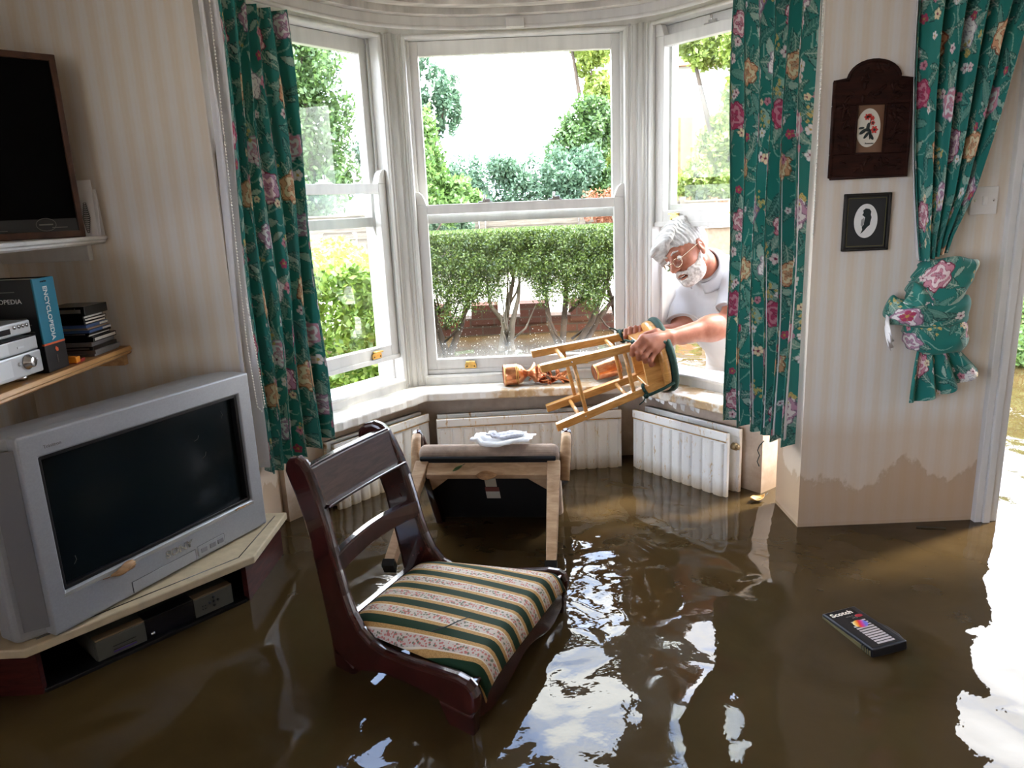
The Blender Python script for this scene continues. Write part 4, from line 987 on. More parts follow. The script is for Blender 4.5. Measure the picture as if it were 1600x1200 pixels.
# ------------------------------------------------------------------ shelves at the left with their load
PINEY = wood('varnished_pine', (.40, .19, .06), (.66, .38, .15), .4, 4, (12, 1, 12), coat=.3); WHITEP = PAINT
sl = thing('wall_shelf', 'varnished pine shelf with moulded front edge holding the silver hi-fi', 'shelf', (-1.42, 1.5, .752))
XF = -1.243
prof = [(-1.60, .725), (XF - .010, .725), (XF - .004, .730), (XF - .007, .736), (XF, .740), (XF - .003, .746), (XF - .006, .752), (-1.60, .752)]
b = MB(); b.prism([(p + 1.42, q - .752) for p, q in prof], -1.9, .90 - .005, lambda p, q, a: (p, a, q)); b.build('board', PINEY, sl, .0015)
MB().box(-.18, .155, .872, .897, -.062, -.028).build('batten', PINEY, sl, .002)
su = thing('wall_shelf', 'upper white painted shelf with moulded edge under the dark screen', 'shelf', (-1.42, 1.5, 1.108))
XU = -1.262
prof = [(-1.60, 1.083), (XU - .016, 1.083), (XU - .008, 1.089), (XU - .008, 1.094), (XU, 1.098), (XU, 1.103), (XU - .004, 1.108), (-1.60, 1.108)]
b = MB(); b.prism([(p + 1.42, q - 1.108) for p, q in prof], -1.9, .895, lambda p, q, a: (p, a, q)); b.build('board', WHITEP, su, .001)
MB().box(-.18, .10, .872, .897, -.075, -.027).build('batten', WHITEP, su, .002)
# dark screen in a wooden case
d_ = Vector((.70, .714, 0)).normalized(); nrm = Vector((d_.y, -d_.x, 0))
sc_ = thing('loudspeaker', 'dark fronted panel in a brown wooden case on the upper white shelf', 'loudspeaker', (-1.283, 2.305, 1.109), frame_m((0, 0, 0), d_, (-nrm.x, -nrm.y, 0), (0, 0, 1)).to_3x3())
CASE = wood('brown_case_veneer', (.045, .016, .009), (.10, .04, .02), .4, 8, (2, 14, 2)); GRL = plain('black_grille', (.0015, .0015, .0017), .85, spec=.1)
Lc, Hc, Dc = .44, .515, .085
MB().box(-Lc, 0, .008, Dc, 0, Hc).build('case', CASE, sc_, .002)
b = MB(); b.box(-Lc, 0, -.008, .010, 0, .020).box(-Lc, 0, -.008, .010, Hc - .018, Hc).box(-.016, 0, -.008, .010, 0, Hc).box(-Lc, -Lc + .016, -.008, .010, 0, Hc); b.build('front_frame', CASE, sc_, .002)
MB().box(-Lc + .012, -.012, .001, .009, .055, Hc - .014).build('grille', GRL, sc_)
MB().box(-Lc + .012, -.016, -.003, .009, .020, .056).build('badge_strip', plain('charcoal_strip', (.012, .012, .012), .35), sc_)
GREY = plain('grey_print_ink', (.16, .15, .13), .5)
b = MB(); b.tube([(-.10 + .026 * math.cos(t), -.0035, .040 + .018 * math.sin(t)) for t in np.linspace(0, 2 * pi, 30)], .0007, 5); b.build('round_logo', GREY, sc_)
b = MB(); b.box(-.118, -.082, -.0042, -.003, .038, .042); b.box(-.085, -.045, -.0042, -.003, .030, .032); b.build('logo_bar', GREY, sc_)
b = MB(); b.box(-.30, -.20, -.0042, -.003, .0255, .027); b.build('small_print_line', GREY, sc_)
# folded cards behind it
CARD = plain('white_greeting_card', (.80, .79, .80), .6)
def card(label, x, y, yaw, wd, h, lean, scroll):
    c = thing('greeting_card', label, 'card', (x, y, 1.109), (0, 0, yaw), 'cards on the white shelf')
    b = MB(); b.prism([(0, 0), (.0012, 0), (.0012 + lean, h), (lean, h)], 0, wd, lambda p, q, a: (a, p, q)); b.build('front_leaf', CARD, c)
    b = MB(); b.prism([(.03, 0), (.0312, 0), (.0012 + lean, h), (lean, h)], 0, wd, lambda p, q, a: (a, p, q)); b.build('back_leaf', CARD, c)
    if scroll:
        b = MB()
        for k in range(15):
            t = k / 14 - .5; z = h * .33 + t * h * .5; ww = .010 * (1 - abs(t) * 1.4)
            for s in (-1, 1): b.tube([(wd * .55 + s * (ww * math.sin(u) + .001), -.001 + lean * z / h, z + .0035 * math.cos(u)) for u in np.linspace(0, pi * 1.3, 8)], .0009, 5)
        b.build('scroll_motif', DKP, c)
card('white greeting card with black scroll motif beside the dark screen', -1.322, 2.338, .15, .056, .168, .012, True)
card('plain white card standing behind the scroll motif card', -1.318, 2.350, .10, .056, .140, .016, False)
# ------------------------------------------------------------------ things on the pine shelf (fronts face +x)
SILVER = plain('silver_plastic', (.52, .53, .54), .35, .55); SILV2 = plain('pale_silver_panel', (.62, .63, .64), .4, .3); DISP = plain('black_display', (.006, .006, .01), .12)
SHZ = .7535
def unit(name, label, y1, z0, h, front, wd=.43, dp=.26, cat='hi-fi'):
    t = thing(name, label, cat, (front, y1, z0)); MB().box(-dp, 0, -wd, 0, 0, h).build('case', SILVER, t, .004); return t
rv = unit('receiver', 'bottom silver receiver with round volume knob on the pine shelf', 1.965, SHZ + .012, .060, -1.268)
for y in (-.06, -.37):
    MB().lathe([(.018, -.0115), (.018, 0)], 16, Matrix.Translation((-.03, y, 0))).build('foot', CHROME, rv)
mx = lambda y, z: frame_m((0, y, z), (0, 1, 0), (0, 0, 1), (1, 0, 0))
k = MB().lathe([(.020, 0), (.020, .003), (.015, .005), (.014, .016), (.012, .018), (0, .018)], 24, mx(-.062, .036)).build('volume_knob', CHROME, rv)
for y in (-.025, -.040, -.095): MB().lathe([(.0052, 0), (.0052, .003), (0, .004)], 14, mx(y, .036)).build('button', SILV2, rv)
MB().box(0, .0012, -.36, -.125, .010, .052).build('display', SILV2, rv); MB().box(0, .0016, -.36, -.20, .020, .045).build('display_glass', plain('dim_violet_display', (.10, .03, .10), .2), rv)
md = unit('tape_deck', 'middle silver player with recessed tray on the stack of hi-fi', 1.962, SHZ + .0735, .038, -1.270)
MB().box(0, .0012, -.40, -.12, .006, .034).build('tray_door', SILV2, md); MB().box(0, .002, -.085, -.060, .014, .019).build('button', SILV2, md)
b = MB(); b.box(.0, .0008, -.43, 0, .036, .040); b.build('dark_gap', DISP, md)
dv = unit('disc_player', 'top slim silver disc player under the black book cover', 1.955, SHZ + .1195, .034, -1.275)
MB().box(0, .0012, -.40, -.085, .008, .022).build('display', DISP, dv)
for y in (-.018, -.034, -.050, -.068): MB().lathe([(.0052, 0), (.0052, .003), (0, .0035)], 14, mx(y, .022)).build('button', CHROME, dv)
# encyclopedia: spine faces the room, cover faces the camera
bk = thing('book', 'thick book with teal spine lettered ENCYCLOPEDIA and black cover', 'book', (-1.270, 2.032, SHZ))
TEAL = plain('teal_book_cloth', (.003, .17, .26), .45); BLKB = plain('black_book_cover', (.006, .006, .007), .35); PAPERB = plain('book_page_edges', (.70, .66, .58), .8); ORNG = plain('orange_ink', (.75, .12, .03), .5); WHT = plain('white_ink', (.75, .75, .73), .5)
hb, ht = .256, .048
MB().box(-.19, -.004, -ht + .004, ht - .004, .003, hb - .004).build('pages', PAPERB, bk)
MB().box(-.20, 0, -ht, -ht + .004, 0, hb).build('front_cover', BLKB, bk, .001); MB().box(-.20, 0, ht - .004, ht, 0, hb).build('back_cover', BLKB, bk, .001)
MB().box(-.004, .003, -ht, ht, .078, hb).build('spine_teal', TEAL, bk, .002); MB().box(-.004, .003, -ht, ht, 0, .074).build('spine_black', BLKB, bk, .002); MB().box(-.004, .0034, -ht, ht, .074, .079).build('spine_band', ORNG, bk)
text('title', 'ENCYCLOPEDIA', .0255, WHT, bk, frame_m((.0036, -.009, hb - .022), (0, 0, -1), (0, 1, 0), (1, 0, 0)), sx=.80, bold=.0004)
text('small_title', 'concise', .009, BLKB, bk, frame_m((.0036, -.016, hb - .012), (0, 1, 0), (0, 0, 1), (1, 0, 0)))
b = MB(); b.prism([(-.002, .052), (.007, .052), (.007, .060), (-.002, .066), (-.006, .060)], .0032, .0040, lambda p, q, a: (a, p + .002, q)); b.build('spine_emblem', ORNG, bk)
text('publisher', 'reference', .006, GREY, bk, frame_m((.0036, -.002, .044), (0, 0, -1), (0, 1, 0), (1, 0, 0)))
text('cover_title', 'ENCYCLOPEDIA', .018, WHT, bk, frame_m((-.005 - .030, -ht - .0006, .192), (1, 0, 0), (0, 0, 1), (0, -1, 0)), .0004, 'RIGHT')
b = MB()
for z, x0, x1 in ((.222, -.13, -.05), (.150, -.15, -.030), (.132, -.15, -.020), (.112, -.16, -.016)): b.box(x0, x1, -ht - .0008, -ht, z, z + .0025)
b.build('cover_lines', GREY, bk)
# stack of disc cases, each its own object
q = random.Random(12)
CASEC = dict(k=plain('black_case', (.010, .010, .011), .25), g=plain('grey_case', (.16, .16, .17), .3), b=plain('blue_sleeve', (.04, .09, .25), .35), t=plain('tan_sleeve', (.28, .20, .13), .4), r=plain('red_sleeve', (.35, .03, .02), .4), o=plain('orange_sleeve', (.80, .28, .02), .4), w=plain('white_insert', (.70, .68, .62), .5))
stk = [(.008, 'g', 0, .150, 'lowest grey disc case in the stack by the teal book'), (.012, 'g', .004, .142, 'grey disc case second from the bottom of the stack'), (.012, 'k', .003, .138, 'black disc case with green mark third from the stack bottom'), (.012, 'g', .0, .136, 'dull grey disc case fourth from the bottom of the stack'), (.016, 'k', .006, .134, 'thick black disc case fifth from the bottom of the stack'), (.007, 'w', -.008, .130, 'thin white edged case just above the thick black case'), (.007, 'k', .0, .126, 'thin black case below the blue ones in the stack'), (.009, 'b', .004, .128, 'blue sleeved disc case in the middle of the stack'), (.006, 't', .0, .125, 'thin tan sleeved case between two blue ones'), (.010, 'b', -.002, .126, 'upper blue and white disc case in the stack'), (.009, 'w', -.007, .120, 'white edged case below the black pair near the top'), (.009, 'k', -.010, .120, 'black case with pale edge below the top box'), (.009, 'w', -.006, .118, 'cream edged case directly beneath the black box set'), (.028, 'k', .0, .122, 'black box set lying on top of the disc case stack')]
z = SHZ
for i, (h, c, dx, yw, lab) in enumerate(stk):
    o = thing('disc_case', lab, 'disc case', (-1.262 + dx, 2.205 + q.uniform(-.006, .006) - i * .001, z), (0, 0, q.uniform(-.03, .03)), 'stack of disc cases on the pine shelf')
    cc = CASEC[c] if c != 'w' else CASEC['k']
    MB().box(-.125, 0, 0, yw, .0004, h - .0004).build('case', cc, o, .0012)
    if c == 'w' or i in (4, 11): MB().box(-.02, .0008, .006, yw - .006, h * .25, h * .78).build('pale_spine', CASEC['w'], o)
    elif c == 'b': MB().box(-.02, .0008, .075, yw - .004, h * .2, h * .8).build('pale_spine', CASEC['w'], o)
    else: MB().box(-.110, -.012, -.0008, .01, h * .3, h * .7).build('title_strip', CASEC['r' if i in (4,) else 'g'], o)
    z += h
text('title', 'al piano', .016, GREY, o, frame_m((-.012, -.001, .008), (-1, 0, 0), (0, 0, -1), (0, -1, 0)) @ Matrix.Translation((0, -.012, 0)), .0003)
o = thing('disc_case', 'orange and red sleeve at the foot of the stack beside the teal book', 'disc case', (-1.258, 2.10, SHZ), (0, 0, .05), 'stack of disc cases on the pine shelf')
MB().box(-.12, 0, 0, .05, .0004, .010).build('case', CASEC['r'], o, .001); MB().box(-.10, .001, -.001, .022, .003, .020).build('orange_flap', CASEC['o'], o, .001)

# ------------------------------------------------------------------ television on its corner stand
TVS = plain('silver_tv_plastic', (.36, .37, .39), .34, .25, var=.05, vscale=200); TVD = plain('dark_silver_plastic', (.20, .20, .215), .38, .2)
SCR = plain('dark_glass_screen', (.006, .010, .012), .16, spec=.12)
fd = Vector((.4497, .893, 0)).normalized(); bd = Vector((-fd.y, fd.x, 0))
tv = thing('television', 'large silver widescreen tube television on the corner stand', 'television', (-1.164, 1.66, .148), frame_m((0, 0, 0), fd, bd, (0, 0, 1)).to_3x3())
X0, X1, Z0, Z1 = -.014, .705, .004, .520
b = MB()
sx0, sx1, sz0, sz1 = .030, .655, .106, .460
def ring(nm, x0, x1, z0, z1, a0, a1, c0, c1, y0, y1, mat, bev):
    o = MB(); V = [(x0, y0, z0), (x1, y0, z0), (x1, y0, z1), (x0, y0, z1), (a0, y0, c0), (a1, y0, c0), (a1, y0, c1), (a0, y0, c1)]
    V += [(x, y1, z) for x, y, z in V]
    F = [(0, 1, 5, 4), (1, 2, 6, 5), (2, 3, 7, 6), (3, 0, 4, 7)]
    F = [f for f in F] + [tuple(8 + i for i in f[::-1]) for f in F] + [(i, 8 + i, 8 + (i + 1) % 4, (i + 1) % 4) for i in range(4)] + [(4 + i, 4 + (i + 1) % 4, 12 + (i + 1) % 4, 12 + i) for i in range(4)]
    return o.raw(V, F).build(nm, mat, tv, bev, 3)
ring('bezel', X0, X1, Z0, Z1, sx0, sx1, sz0, sz1, -.012, .030, TVS, .006)
ring('screen_surround', sx0 - .006, sx1 + .006, sz0 - .006, sz1 + .006, sx0 + .010, sx1 - .010, sz0 + .010, sz1 - .010, -.003, .022, BLKB, .002)
b = MB(); V = []; F = []; N = 14
for i in range(N + 1):
    for j in range(N + 1):
        u, v = i / N, j / N; V.append((sx0 + (sx1 - sx0) * u, .016 - .012 * (1 - (2 * u - 1) ** 2) * .9, sz0 + (sz1 - sz0) * v))
for i in range(N):
    for j in range(N): a = i * (N + 1) + j; F.append((a, a + N + 1, a + N + 2, a + 1))
b.raw(V, F, True).build('screen', SCR, tv)
MB().box(sx0 - .004, sx1 + .004, -.0135, -.010, sz0 - .013, sz0 - .004).build('chrome_strip', plain('pale_strip', (.62, .62, .58), .25, .5), tv)
# side wings with the speakers, then the tapering shell behind
def quadshell(nm, secs, mat, bev=.01):
    """secs: list of (y, x0, x1, z0, z1)"""
    o = MB(); V = []; F = []
    for y, a, c, e, f_ in secs: V += [(a, y, e), (c, y, e), (c, y, f_), (a, y, f_)]
    for i in range(len(secs) - 1):
        for k in range(4): F.append((4 * i + k, 4 * i + (k + 1) % 4, 4 * i + 4 + (k + 1) % 4, 4 * i + 4 + k))
    n4 = 4 * len(secs) - 4; F += [(0, 3, 2, 1), (n4, n4 + 1, n4 + 2, n4 + 3)]
    return o.raw(V, F).build(nm, mat, tv, bev, 3)
quadshell('shell', [(.024, X0 + .004, X1 - .004, Z0 - .002, Z1 - .002), (.055, X0 - .062, X1 + .026, -.001, Z1 - .004), (.11, X0 - .060, X1 + .020, -.001, Z1 - .006), (.19, X0 - .01, .670, .01, Z1 - .016), (.30, .10, .58, .03, .45), (.42, .18, .50, .06, .38)], TVS, .014)
for s, x0, x1 in ((0, X0 - .058, X0 + .002),):
    o = MB(); o.box(-.055, .0, 0, .003, .03, Z1 - .03); w_ = o.build('speaker_grille', TVD, tv); w_.location = (X0 + .002, .002, 0); w_.rotation_euler = (0, 0, rad(-36)); w_.location = (X0 - .001, .004, 0)
MB().box(.04, .66, .04, .30, -.0005, .01).build('base_foot', TVD, tv)
text('maker_badge', 'SONY', .030, plain('bright_chrome', (.75, .75, .73), .2, .8), tv, frame_m((.318, -.0125, .058), (1, 0, 0), (0, 0, 1), (0, -1, 0)), .0015, sx=1.15, bold=.0008)
text('model_script', 'Trinitron', .012, GREY, tv, frame_m((.045, -.0125, .478), (1, 0, 0), (0, 0, 1), (0, -1, 0)), .0003)
b = MB(); b.box(.205, .415, -.0145, -.010, .010, .042); b.build('front_flap', TVS, tv, .001)
b = MB(); b.box(.425, .525, -.0145, -.010, .014, .046); pn = b.build('button_panel', TVS, tv, .001)
for x in (.435, .468, .498): MB().box(x, x + .022, -.0165, -.012, .022, .036).build('button', TVD, pn, .001)
b = MB()
for z0, z1, x0, x1 in ((.042, .0428, .204, .416), (.0095, .0425, .2040, .2050), (.0095, .0425, .4155, .4165), (.046, .0468, .424, .526), (.014, .046, .5255, .5265)): b.box(x0, x1, -.0132, -.0118, z0, z1)
b.build('panel_gap', BLKB, tv)
TM = frame_m(tv.location, fd, bd, (0, 0, 1))
dead_leaf('dead_leaf', 'large curled brown dead leaf stuck to the front of the television', TM @ Matrix.Translation((.195, -.020, .088)) @ Matrix.Rotation(1.75, 4, 'X') @ Matrix.Rotation(pi, 4, 'Y') @ Matrix.Rotation(.12, 4, 'Y'), .088, .020)
dead_leaf('dead_leaf', 'thin brown leaf stalk caught at the lower right of the television screen', TM @ Matrix.Translation((.60, -.018, .104)) @ Matrix.Rotation(1.6, 4, 'X'), .05, .0025)
b = MB()
for x, z, a in ((.07, .16, .9), (.04, .20, 2.2), (.50, .30, .4), (.59, .40, 1.2), (.48, .36, .2)): b.tube([(x, -.0005, z), (x + .012 * math.cos(a), -.001, z + .012 * math.sin(a)), (x + .022 * math.cos(a + .4), -.0005, z + .022 * math.sin(a + .4))], .0006, 4)
b.build('dried_debris', GREY, tv)
# stand
STC = plain('cream_laminate', (.50, .41, .27), .45, var=.12, vscale=30); STD = wood('dark_red_stand_wood', (.025, .006, .005), (.07, .015, .012), .45, 7, (2, 2, 12), spec=.15)
stn = thing('television_stand', 'dark red corner television stand with pale top standing in the flood', 'stand', (-1.15, 2.05, FZ))
O = Vector((-1.15, 2.05))
c1, c2, c3, c4, c5 = V2(-.805, 2.055), V2(-.800, 2.385), V2(-1.585, 2.385), V2(-1.585, 1.60), V2(-1.215, 1.600)
poly = [c1, c2, c3, c4, c5]
def slab(nm, pts, z0, z1, mat, bev=0): return MB().prism([(p.x - O.x, p.y - O.y) for p in pts], z0 - FZ, z1 - FZ, lambda p, q, a: (p, q, a)).build(nm, mat, stn, bev)
slab('top', poly, .122, .146, STC, .004)
def inset(pts, d):
    c = sum(pts, V2(0, 0)) / len(pts); return [p + (c - p).normalized() * d for p in pts]
b = MB(); inn = inset(poly, .045); o_ = [Vector((p.x - O.x, p.y - O.y, .1462 - FZ)) for p in inn]; b.tube(o_[:2] , .0016, 6); b.tube([o_[0], o_[4]], .0016, 6); b.build('inlay_line', BLKB, stn)
ed = (c5 - c1).normalized(); en = Vector((-ed.y, ed.x)); en = en if en.x < 0 else -en
s1 = inset(poly, .03)
MB().prism([((p).x - O.x, (p).y - O.y) for p in (s1[0], s1[1], s1[1] + V2(-.02, 0), s1[0] + V2(-.02, 0.012))], 0, .122 - FZ, lambda p, q, a: (p, q, a)).build('side_panel', STD, stn, .002)
MB().prism([((p).x - O.x, (p).y - O.y) for p in (s1[4], s1[3], s1[3] + V2(0, .02), s1[4] + V2(0, .02))], 0, .122 - FZ, lambda p, q, a: (p, q, a)).build('side_panel', STD, stn, .002)
slab('back_panel', [s1[1] + V2(-.02, 0), s1[2], s1[2] + V2(0, -.015), s1[1] + V2(-.02, -.015)], FZ, .122, STD)
slab('lower_shelf', [s1[0] + ed * .01, s1[1] + V2(-.02, -.02), s1[2], s1[3], s1[4] - ed * .01], -.012, .010, BLKB, .002)
slab('plinth', [s1[0] + V2(-.03, .02), s1[1] + V2(-.03, -.02), s1[2], s1[3], s1[4] + V2(-.02, .03)], FZ, FZ + .06, STD)
# video recorder on the lower shelf, front parallel to the stand's front edge
VCR = plain('drab_vcr_silver', (.10, .10, .082), .4, .2); TAN = plain('tan_trim', (.22, .15, .08), .4)
vd = (c1 - c5).normalized(); vb = Vector((-vd.y, vd.x, 0))
vc = thing('video_recorder', 'flat silver and black video recorder on the lower shelf of the television stand', 'video recorder', (-1.128, 1.735, .0105), frame_m((0, 0, 0), (vd.x, vd.y, 0), vb, (0, 0, 1)).to_3x3())
LV = .385
MB().box(0, LV, .012, .22, 0, .064).build('case', VCR, vc, .002)
for x0, x1 in ((0, .128), (.268, LV)):
    MB().box(x0, x1, 0, .014, .004, .062).build('front_panel', VCR, vc, .003); MB().box(x0, x1, .002, .03, .0615, .066).build('top_trim', TAN, vc, .001)
MB().box(.128, .268, .004, .014, .004, .062).build('black_front', DISP, vc); MB().box(.128, .268, .004, .05, .0615, .065).build('black_top', BLKB, vc)
MB().lathe([(.006, 0), (.006, .004), (0, .005)], 14, frame_m((.146, .004, .016), (1, 0, 0), (0, 0, 1), (0, -1, 0))).build('button', CHROME, vc)
b = MB()
for z in (.020, .030): b.box(.04, .10, -.0008, .002, z, z + .0016)
b.build('slot_lines', BLKB, vc); MB().box(.04, .10, -.001, .002, .013, .017).build('violet_strip', plain('violet_ink', (.07, .03, .20), .4), vc)
b = MB()
for t in range(5): b.lathe([(.0045, 0), (.0045, .0025), (0, .003)], 10, frame_m((.325 + .013 * math.cos(t * 2 * pi / 4) * (t < 4), 0, .036 + .013 * math.sin(t * 2 * pi / 4) * (t < 4)), (1, 0, 0), (0, 0, 1), (0, -1, 0)))
for k in range(4): b.lathe([(.0025, 0), (.0025, .002), (0, .0022)], 8, frame_m((.290 + .008 * (k % 2), 0, .024 + .010 * (k // 2)), (1, 0, 0), (0, 0, 1), (0, -1, 0)))
b.build('control_buttons', BLKB, vc)

# ------------------------------------------------------------------ tape floating on the water
vh = thing('video_cassette', 'black video cassette with rainbow ball label floating on the brown water', 'video cassette', (.908, 1.742, -.006), (rad(3), rad(-3), math.atan2(-.207, .052)))
MB().box(-.098, .098, -.052, .052, 0, .025).build('shell', plain('black_cassette', (.012, .012, .014), .3), vh, .003)
b = MB(); b.prism([(-.02, .050), (.02, .060), (.06, .060), (.098, .050)], .002, .023, lambda p, q, a: (p, q, a)); b.build('lid', plain('black_lid', (.016, .016, .018), .35), vh, .002)
MB().box(-.094, .094, -.0535, -.050, .003, .018).build('spine_label', plain('olive_label', (.13, .11, .05), .5), vh)
LT = .0254
lm = lambda x, y: frame_m((x, y, LT), (0, 1, 0), (-1, 0, 0), (0, 0, 1))
MB().box(-.094, .090, -.046, .036, .0245, LT).build('black_label', plain('glossy_black_label', (.007, .007, .009), .2), vh)
text('brand_lettering', 'Scotch', .023, plain('cream_ink', (.78, .70, .58), .5), vh, lm(-.068, -.040), .0003, sx=1.05, bold=.0007)
text('small_print', 'VHS E-180', .0085, GREY, vh, lm(-.052, -.008), .0003); text('small_print', 'HQ', .010, GREY, vh, lm(-.042, .004), .0003)
b = MB(); n_ = 26; b.raw([(-.050 + .007 * math.cos(2 * pi * i / n_), .028 + .011 * math.sin(2 * pi * i / n_), LT + .0004) for i in range(n_)], [tuple(range(n_))]); b.build('red_oval', plain('red_ink', (.40, .02, .03), .4), vh)
b = MB()
for k in range(11):
    x = -.030 + k * .0105; b.raw([(x, -.022 if k > 1 else -.014, LT + .0003), (x + .0055 + .001 * min(k, 4) * .5, -.022 if k > 1 else -.014, LT + .0003), (x + .0055 + .001 * min(k, 4) * .5, .030, LT + .0003), (x, .030, LT + .0003)], [(0, 1, 2, 3)])
b.build('label_bars', plain('grey_label_bars', (.42, .36, .33), .5), vh)
n = NT('rainbow_ball'); o_ = n.obj(); xs = n.xyz(o_); f_ = n.math('ADD', n.math('MULTIPLY', n.math('ADD', xs[1], n.math('MULTIPLY', xs[0], .4)), 26), .62)
n.bsdf(n.ramp(f_, [(.05, (.85, .75, .35)), (.3, (.85, .35, .03)), (.5, (.75, .03, .03)), (.7, (.55, .03, .25)), (.9, (.15, .15, .55))]), .3)
b = MB(); b.raw([(-.014 + .018 * math.cos(2 * pi * i / 30), .004 + .020 * math.sin(2 * pi * i / 30), LT + .0008) for i in range(30)], [tuple(range(30))]); b.build('rainbow_ball', n.m, vh)
b = MB()
for k in range(5): b.box(.060 + k * .008, .0625 + k * .008, -.0540, -.050, .001, .022)
b.build('grip_ribs', BLKB, vh)
for x, y in ((.062, -.03), (.05, -.018), (-.04, -.049), (-.066, -.05), (-.052, .034)): pass
DROP = MB()
# floating bits
o = dead_leaf('floating_leaf', 'yellow brown leaf floating by the wall below the right bay curtain', Matrix.Translation((.925, 2.640, .006)) @ Matrix.Rotation(.4, 4, 'Z'), .07, .024, plain('ochre_leaf', (.42, .22, .05), .5, var=.3), curl=.5)
o = thing('twig', 'straight dark stick floating before the wall near the garden door', 'twig', (1.43, 2.345, .003)); MB().tube([(-.045, .012, 0), (.0, 0, .001), (.045, -.010, 0)], .0018, 6).build('stem', DKP, o)
o = thing('twig', 'dark bent twig stuck to the damp reveal beside the right bay curtain', 'twig', (.950, 2.695, .17)); MB().tube([(.012, 0, .055), (-.004, .004, .035), (-.010, .006, .015), (-.002, .004, -.005), (-.010, .006, -.030), (-.002, .004, -.05)], .0022, 6).build('stem', DKP, o)

# ------------------------------------------------------------------ copper on the window sill
def m_copper():
    n = NT('beaten_copper'); p = n.obj(); f = n.noise(p, 30, 4); c = n.ramp(f, [(.3, (.55, .17, .07)), (.7, (.86, .42, .22))]); n.bsdf(c, .24, .85, .5, n.bump(f, .25, .002)); return n.m
COP = m_copper(); BRS2 = plain('dull_brass', (.55, .38, .12), .35, .85)
def lying(axis, up=(0, 0, 1)):
    a = Vector(axis).normalized(); x = a.cross(Vector(up)).normalized(); y = a.cross(x); return Matrix(((x.x, y.x, a.x, 0), (x.y, y.y, a.y, 0), (x.z, y.z, a.z, 0), (0, 0, 0, 1)))
gb = thing('goblet', 'copper goblet with brass bands lying on its side on the window sill', 'goblet', (.025, 3.19, .366))
M_ = Matrix.Translation((-.062, 0, .047)) @ lying((1, .10, .03))
gb_o = MB().lathe([(.040, .004), (.044, 0), (.0475, .004), (.0475, .035), (.046, .060), (.040, .080), (.028, .094), (.020, .100), (.018, .104)], 32, M_); gb_o.build('cup', COP, gb)
b = MB()
for z, r in ((.006, .0482), (.055, .0474), (.062, .0468)): b.lathe([(r, z - .0015), (r + .0008, z), (r, z + .0015)], 32, M_)
b.build('brass_band', BRS2, gb)
MB().lathe([(.018, .102), (.014, .108), (.016, .114), (.026, .124), (.044, .138), (.047, .142), (.045, .144)], 28, M_).build('foot', COP, gb)
# crumpled copper foil figure
cfl = thing('copper_ornament', 'crumpled copper ornament with leaves lying between goblet and stool legs', 'ornament', (.165, 3.20, .366))
q = random.Random(21); b = MB()
for k in range(13):
    a = q.uniform(-.6, .8); L = q.uniform(.03, .065); c = Vector((q.uniform(-.06, .075), q.uniform(-.015, .02), q.uniform(.012, .05) - abs(k % 5 - 2) * .004)); R_ = Matrix.Rotation(a, 3, 'Y') @ Matrix.Rotation(q.uniform(-.8, .8), 3, 'X') @ Matrix.Rotation(q.uniform(-1, 1), 3, 'Z')
    V = []; F = []
    for i in range(9):
        for j in range(5):
            u, v = i / 8, -1 + j / 2; V.append(c + R_ @ Vector(((u - .5) * L * 1.6, v * .016 * math.sin(pi * min(1, u + .04)) ** .7, .008 * v * v + .006 * math.sin(u * 8))))
    for i in range(8):
        for j in range(4): a_ = i * 5 + j; F.append((a_, a_ + 5, a_ + 6, a_ + 1))
    b.raw(V, F, True)
b.build('copper_leaves', COP, cfl, solid=.0012)
b = MB(); b.tube([(.0, -.02, .035), (.04, -.025, .028), (.085, -.02, .015), (.11, -.012, .006)], .0025, 6).tube([(-.02, -.02, .045), (.03, -.028, .034), (.08, -.025, .02)], .002, 6); b.build('stem', COP, cfl)
MB().raw([(-.075, -.01, .055), (-.05, -.02, .015), (-.045, .0, .09), (-.03, -.015, .085), (-.032, -.02, .035)], [(0, 1, 4), (0, 4, 3, 2)]).build('torn_flap', COP, cfl, solid=.001)
cu = thing('copper_cup', 'plain copper beaker lying on the sill behind the stool rungs', 'beaker', (.415, 3.205, .366))
M2 = Matrix.Translation((-.048, -.01, .040)) @ lying((1, .25, .20))
MB().lathe([(0, .004), (.030, .003), (.0335, 0), (.036, .004), (.042, .085), (.044, .115), (.0455, .118), (.043, .116), (.040, .085)], 30, M2).build('body', COP, cu)
MB().lathe([(.0362, .004), (.0368, .007), (.0366, .010)], 30, M2).build('base_rim', BRS2, cu)

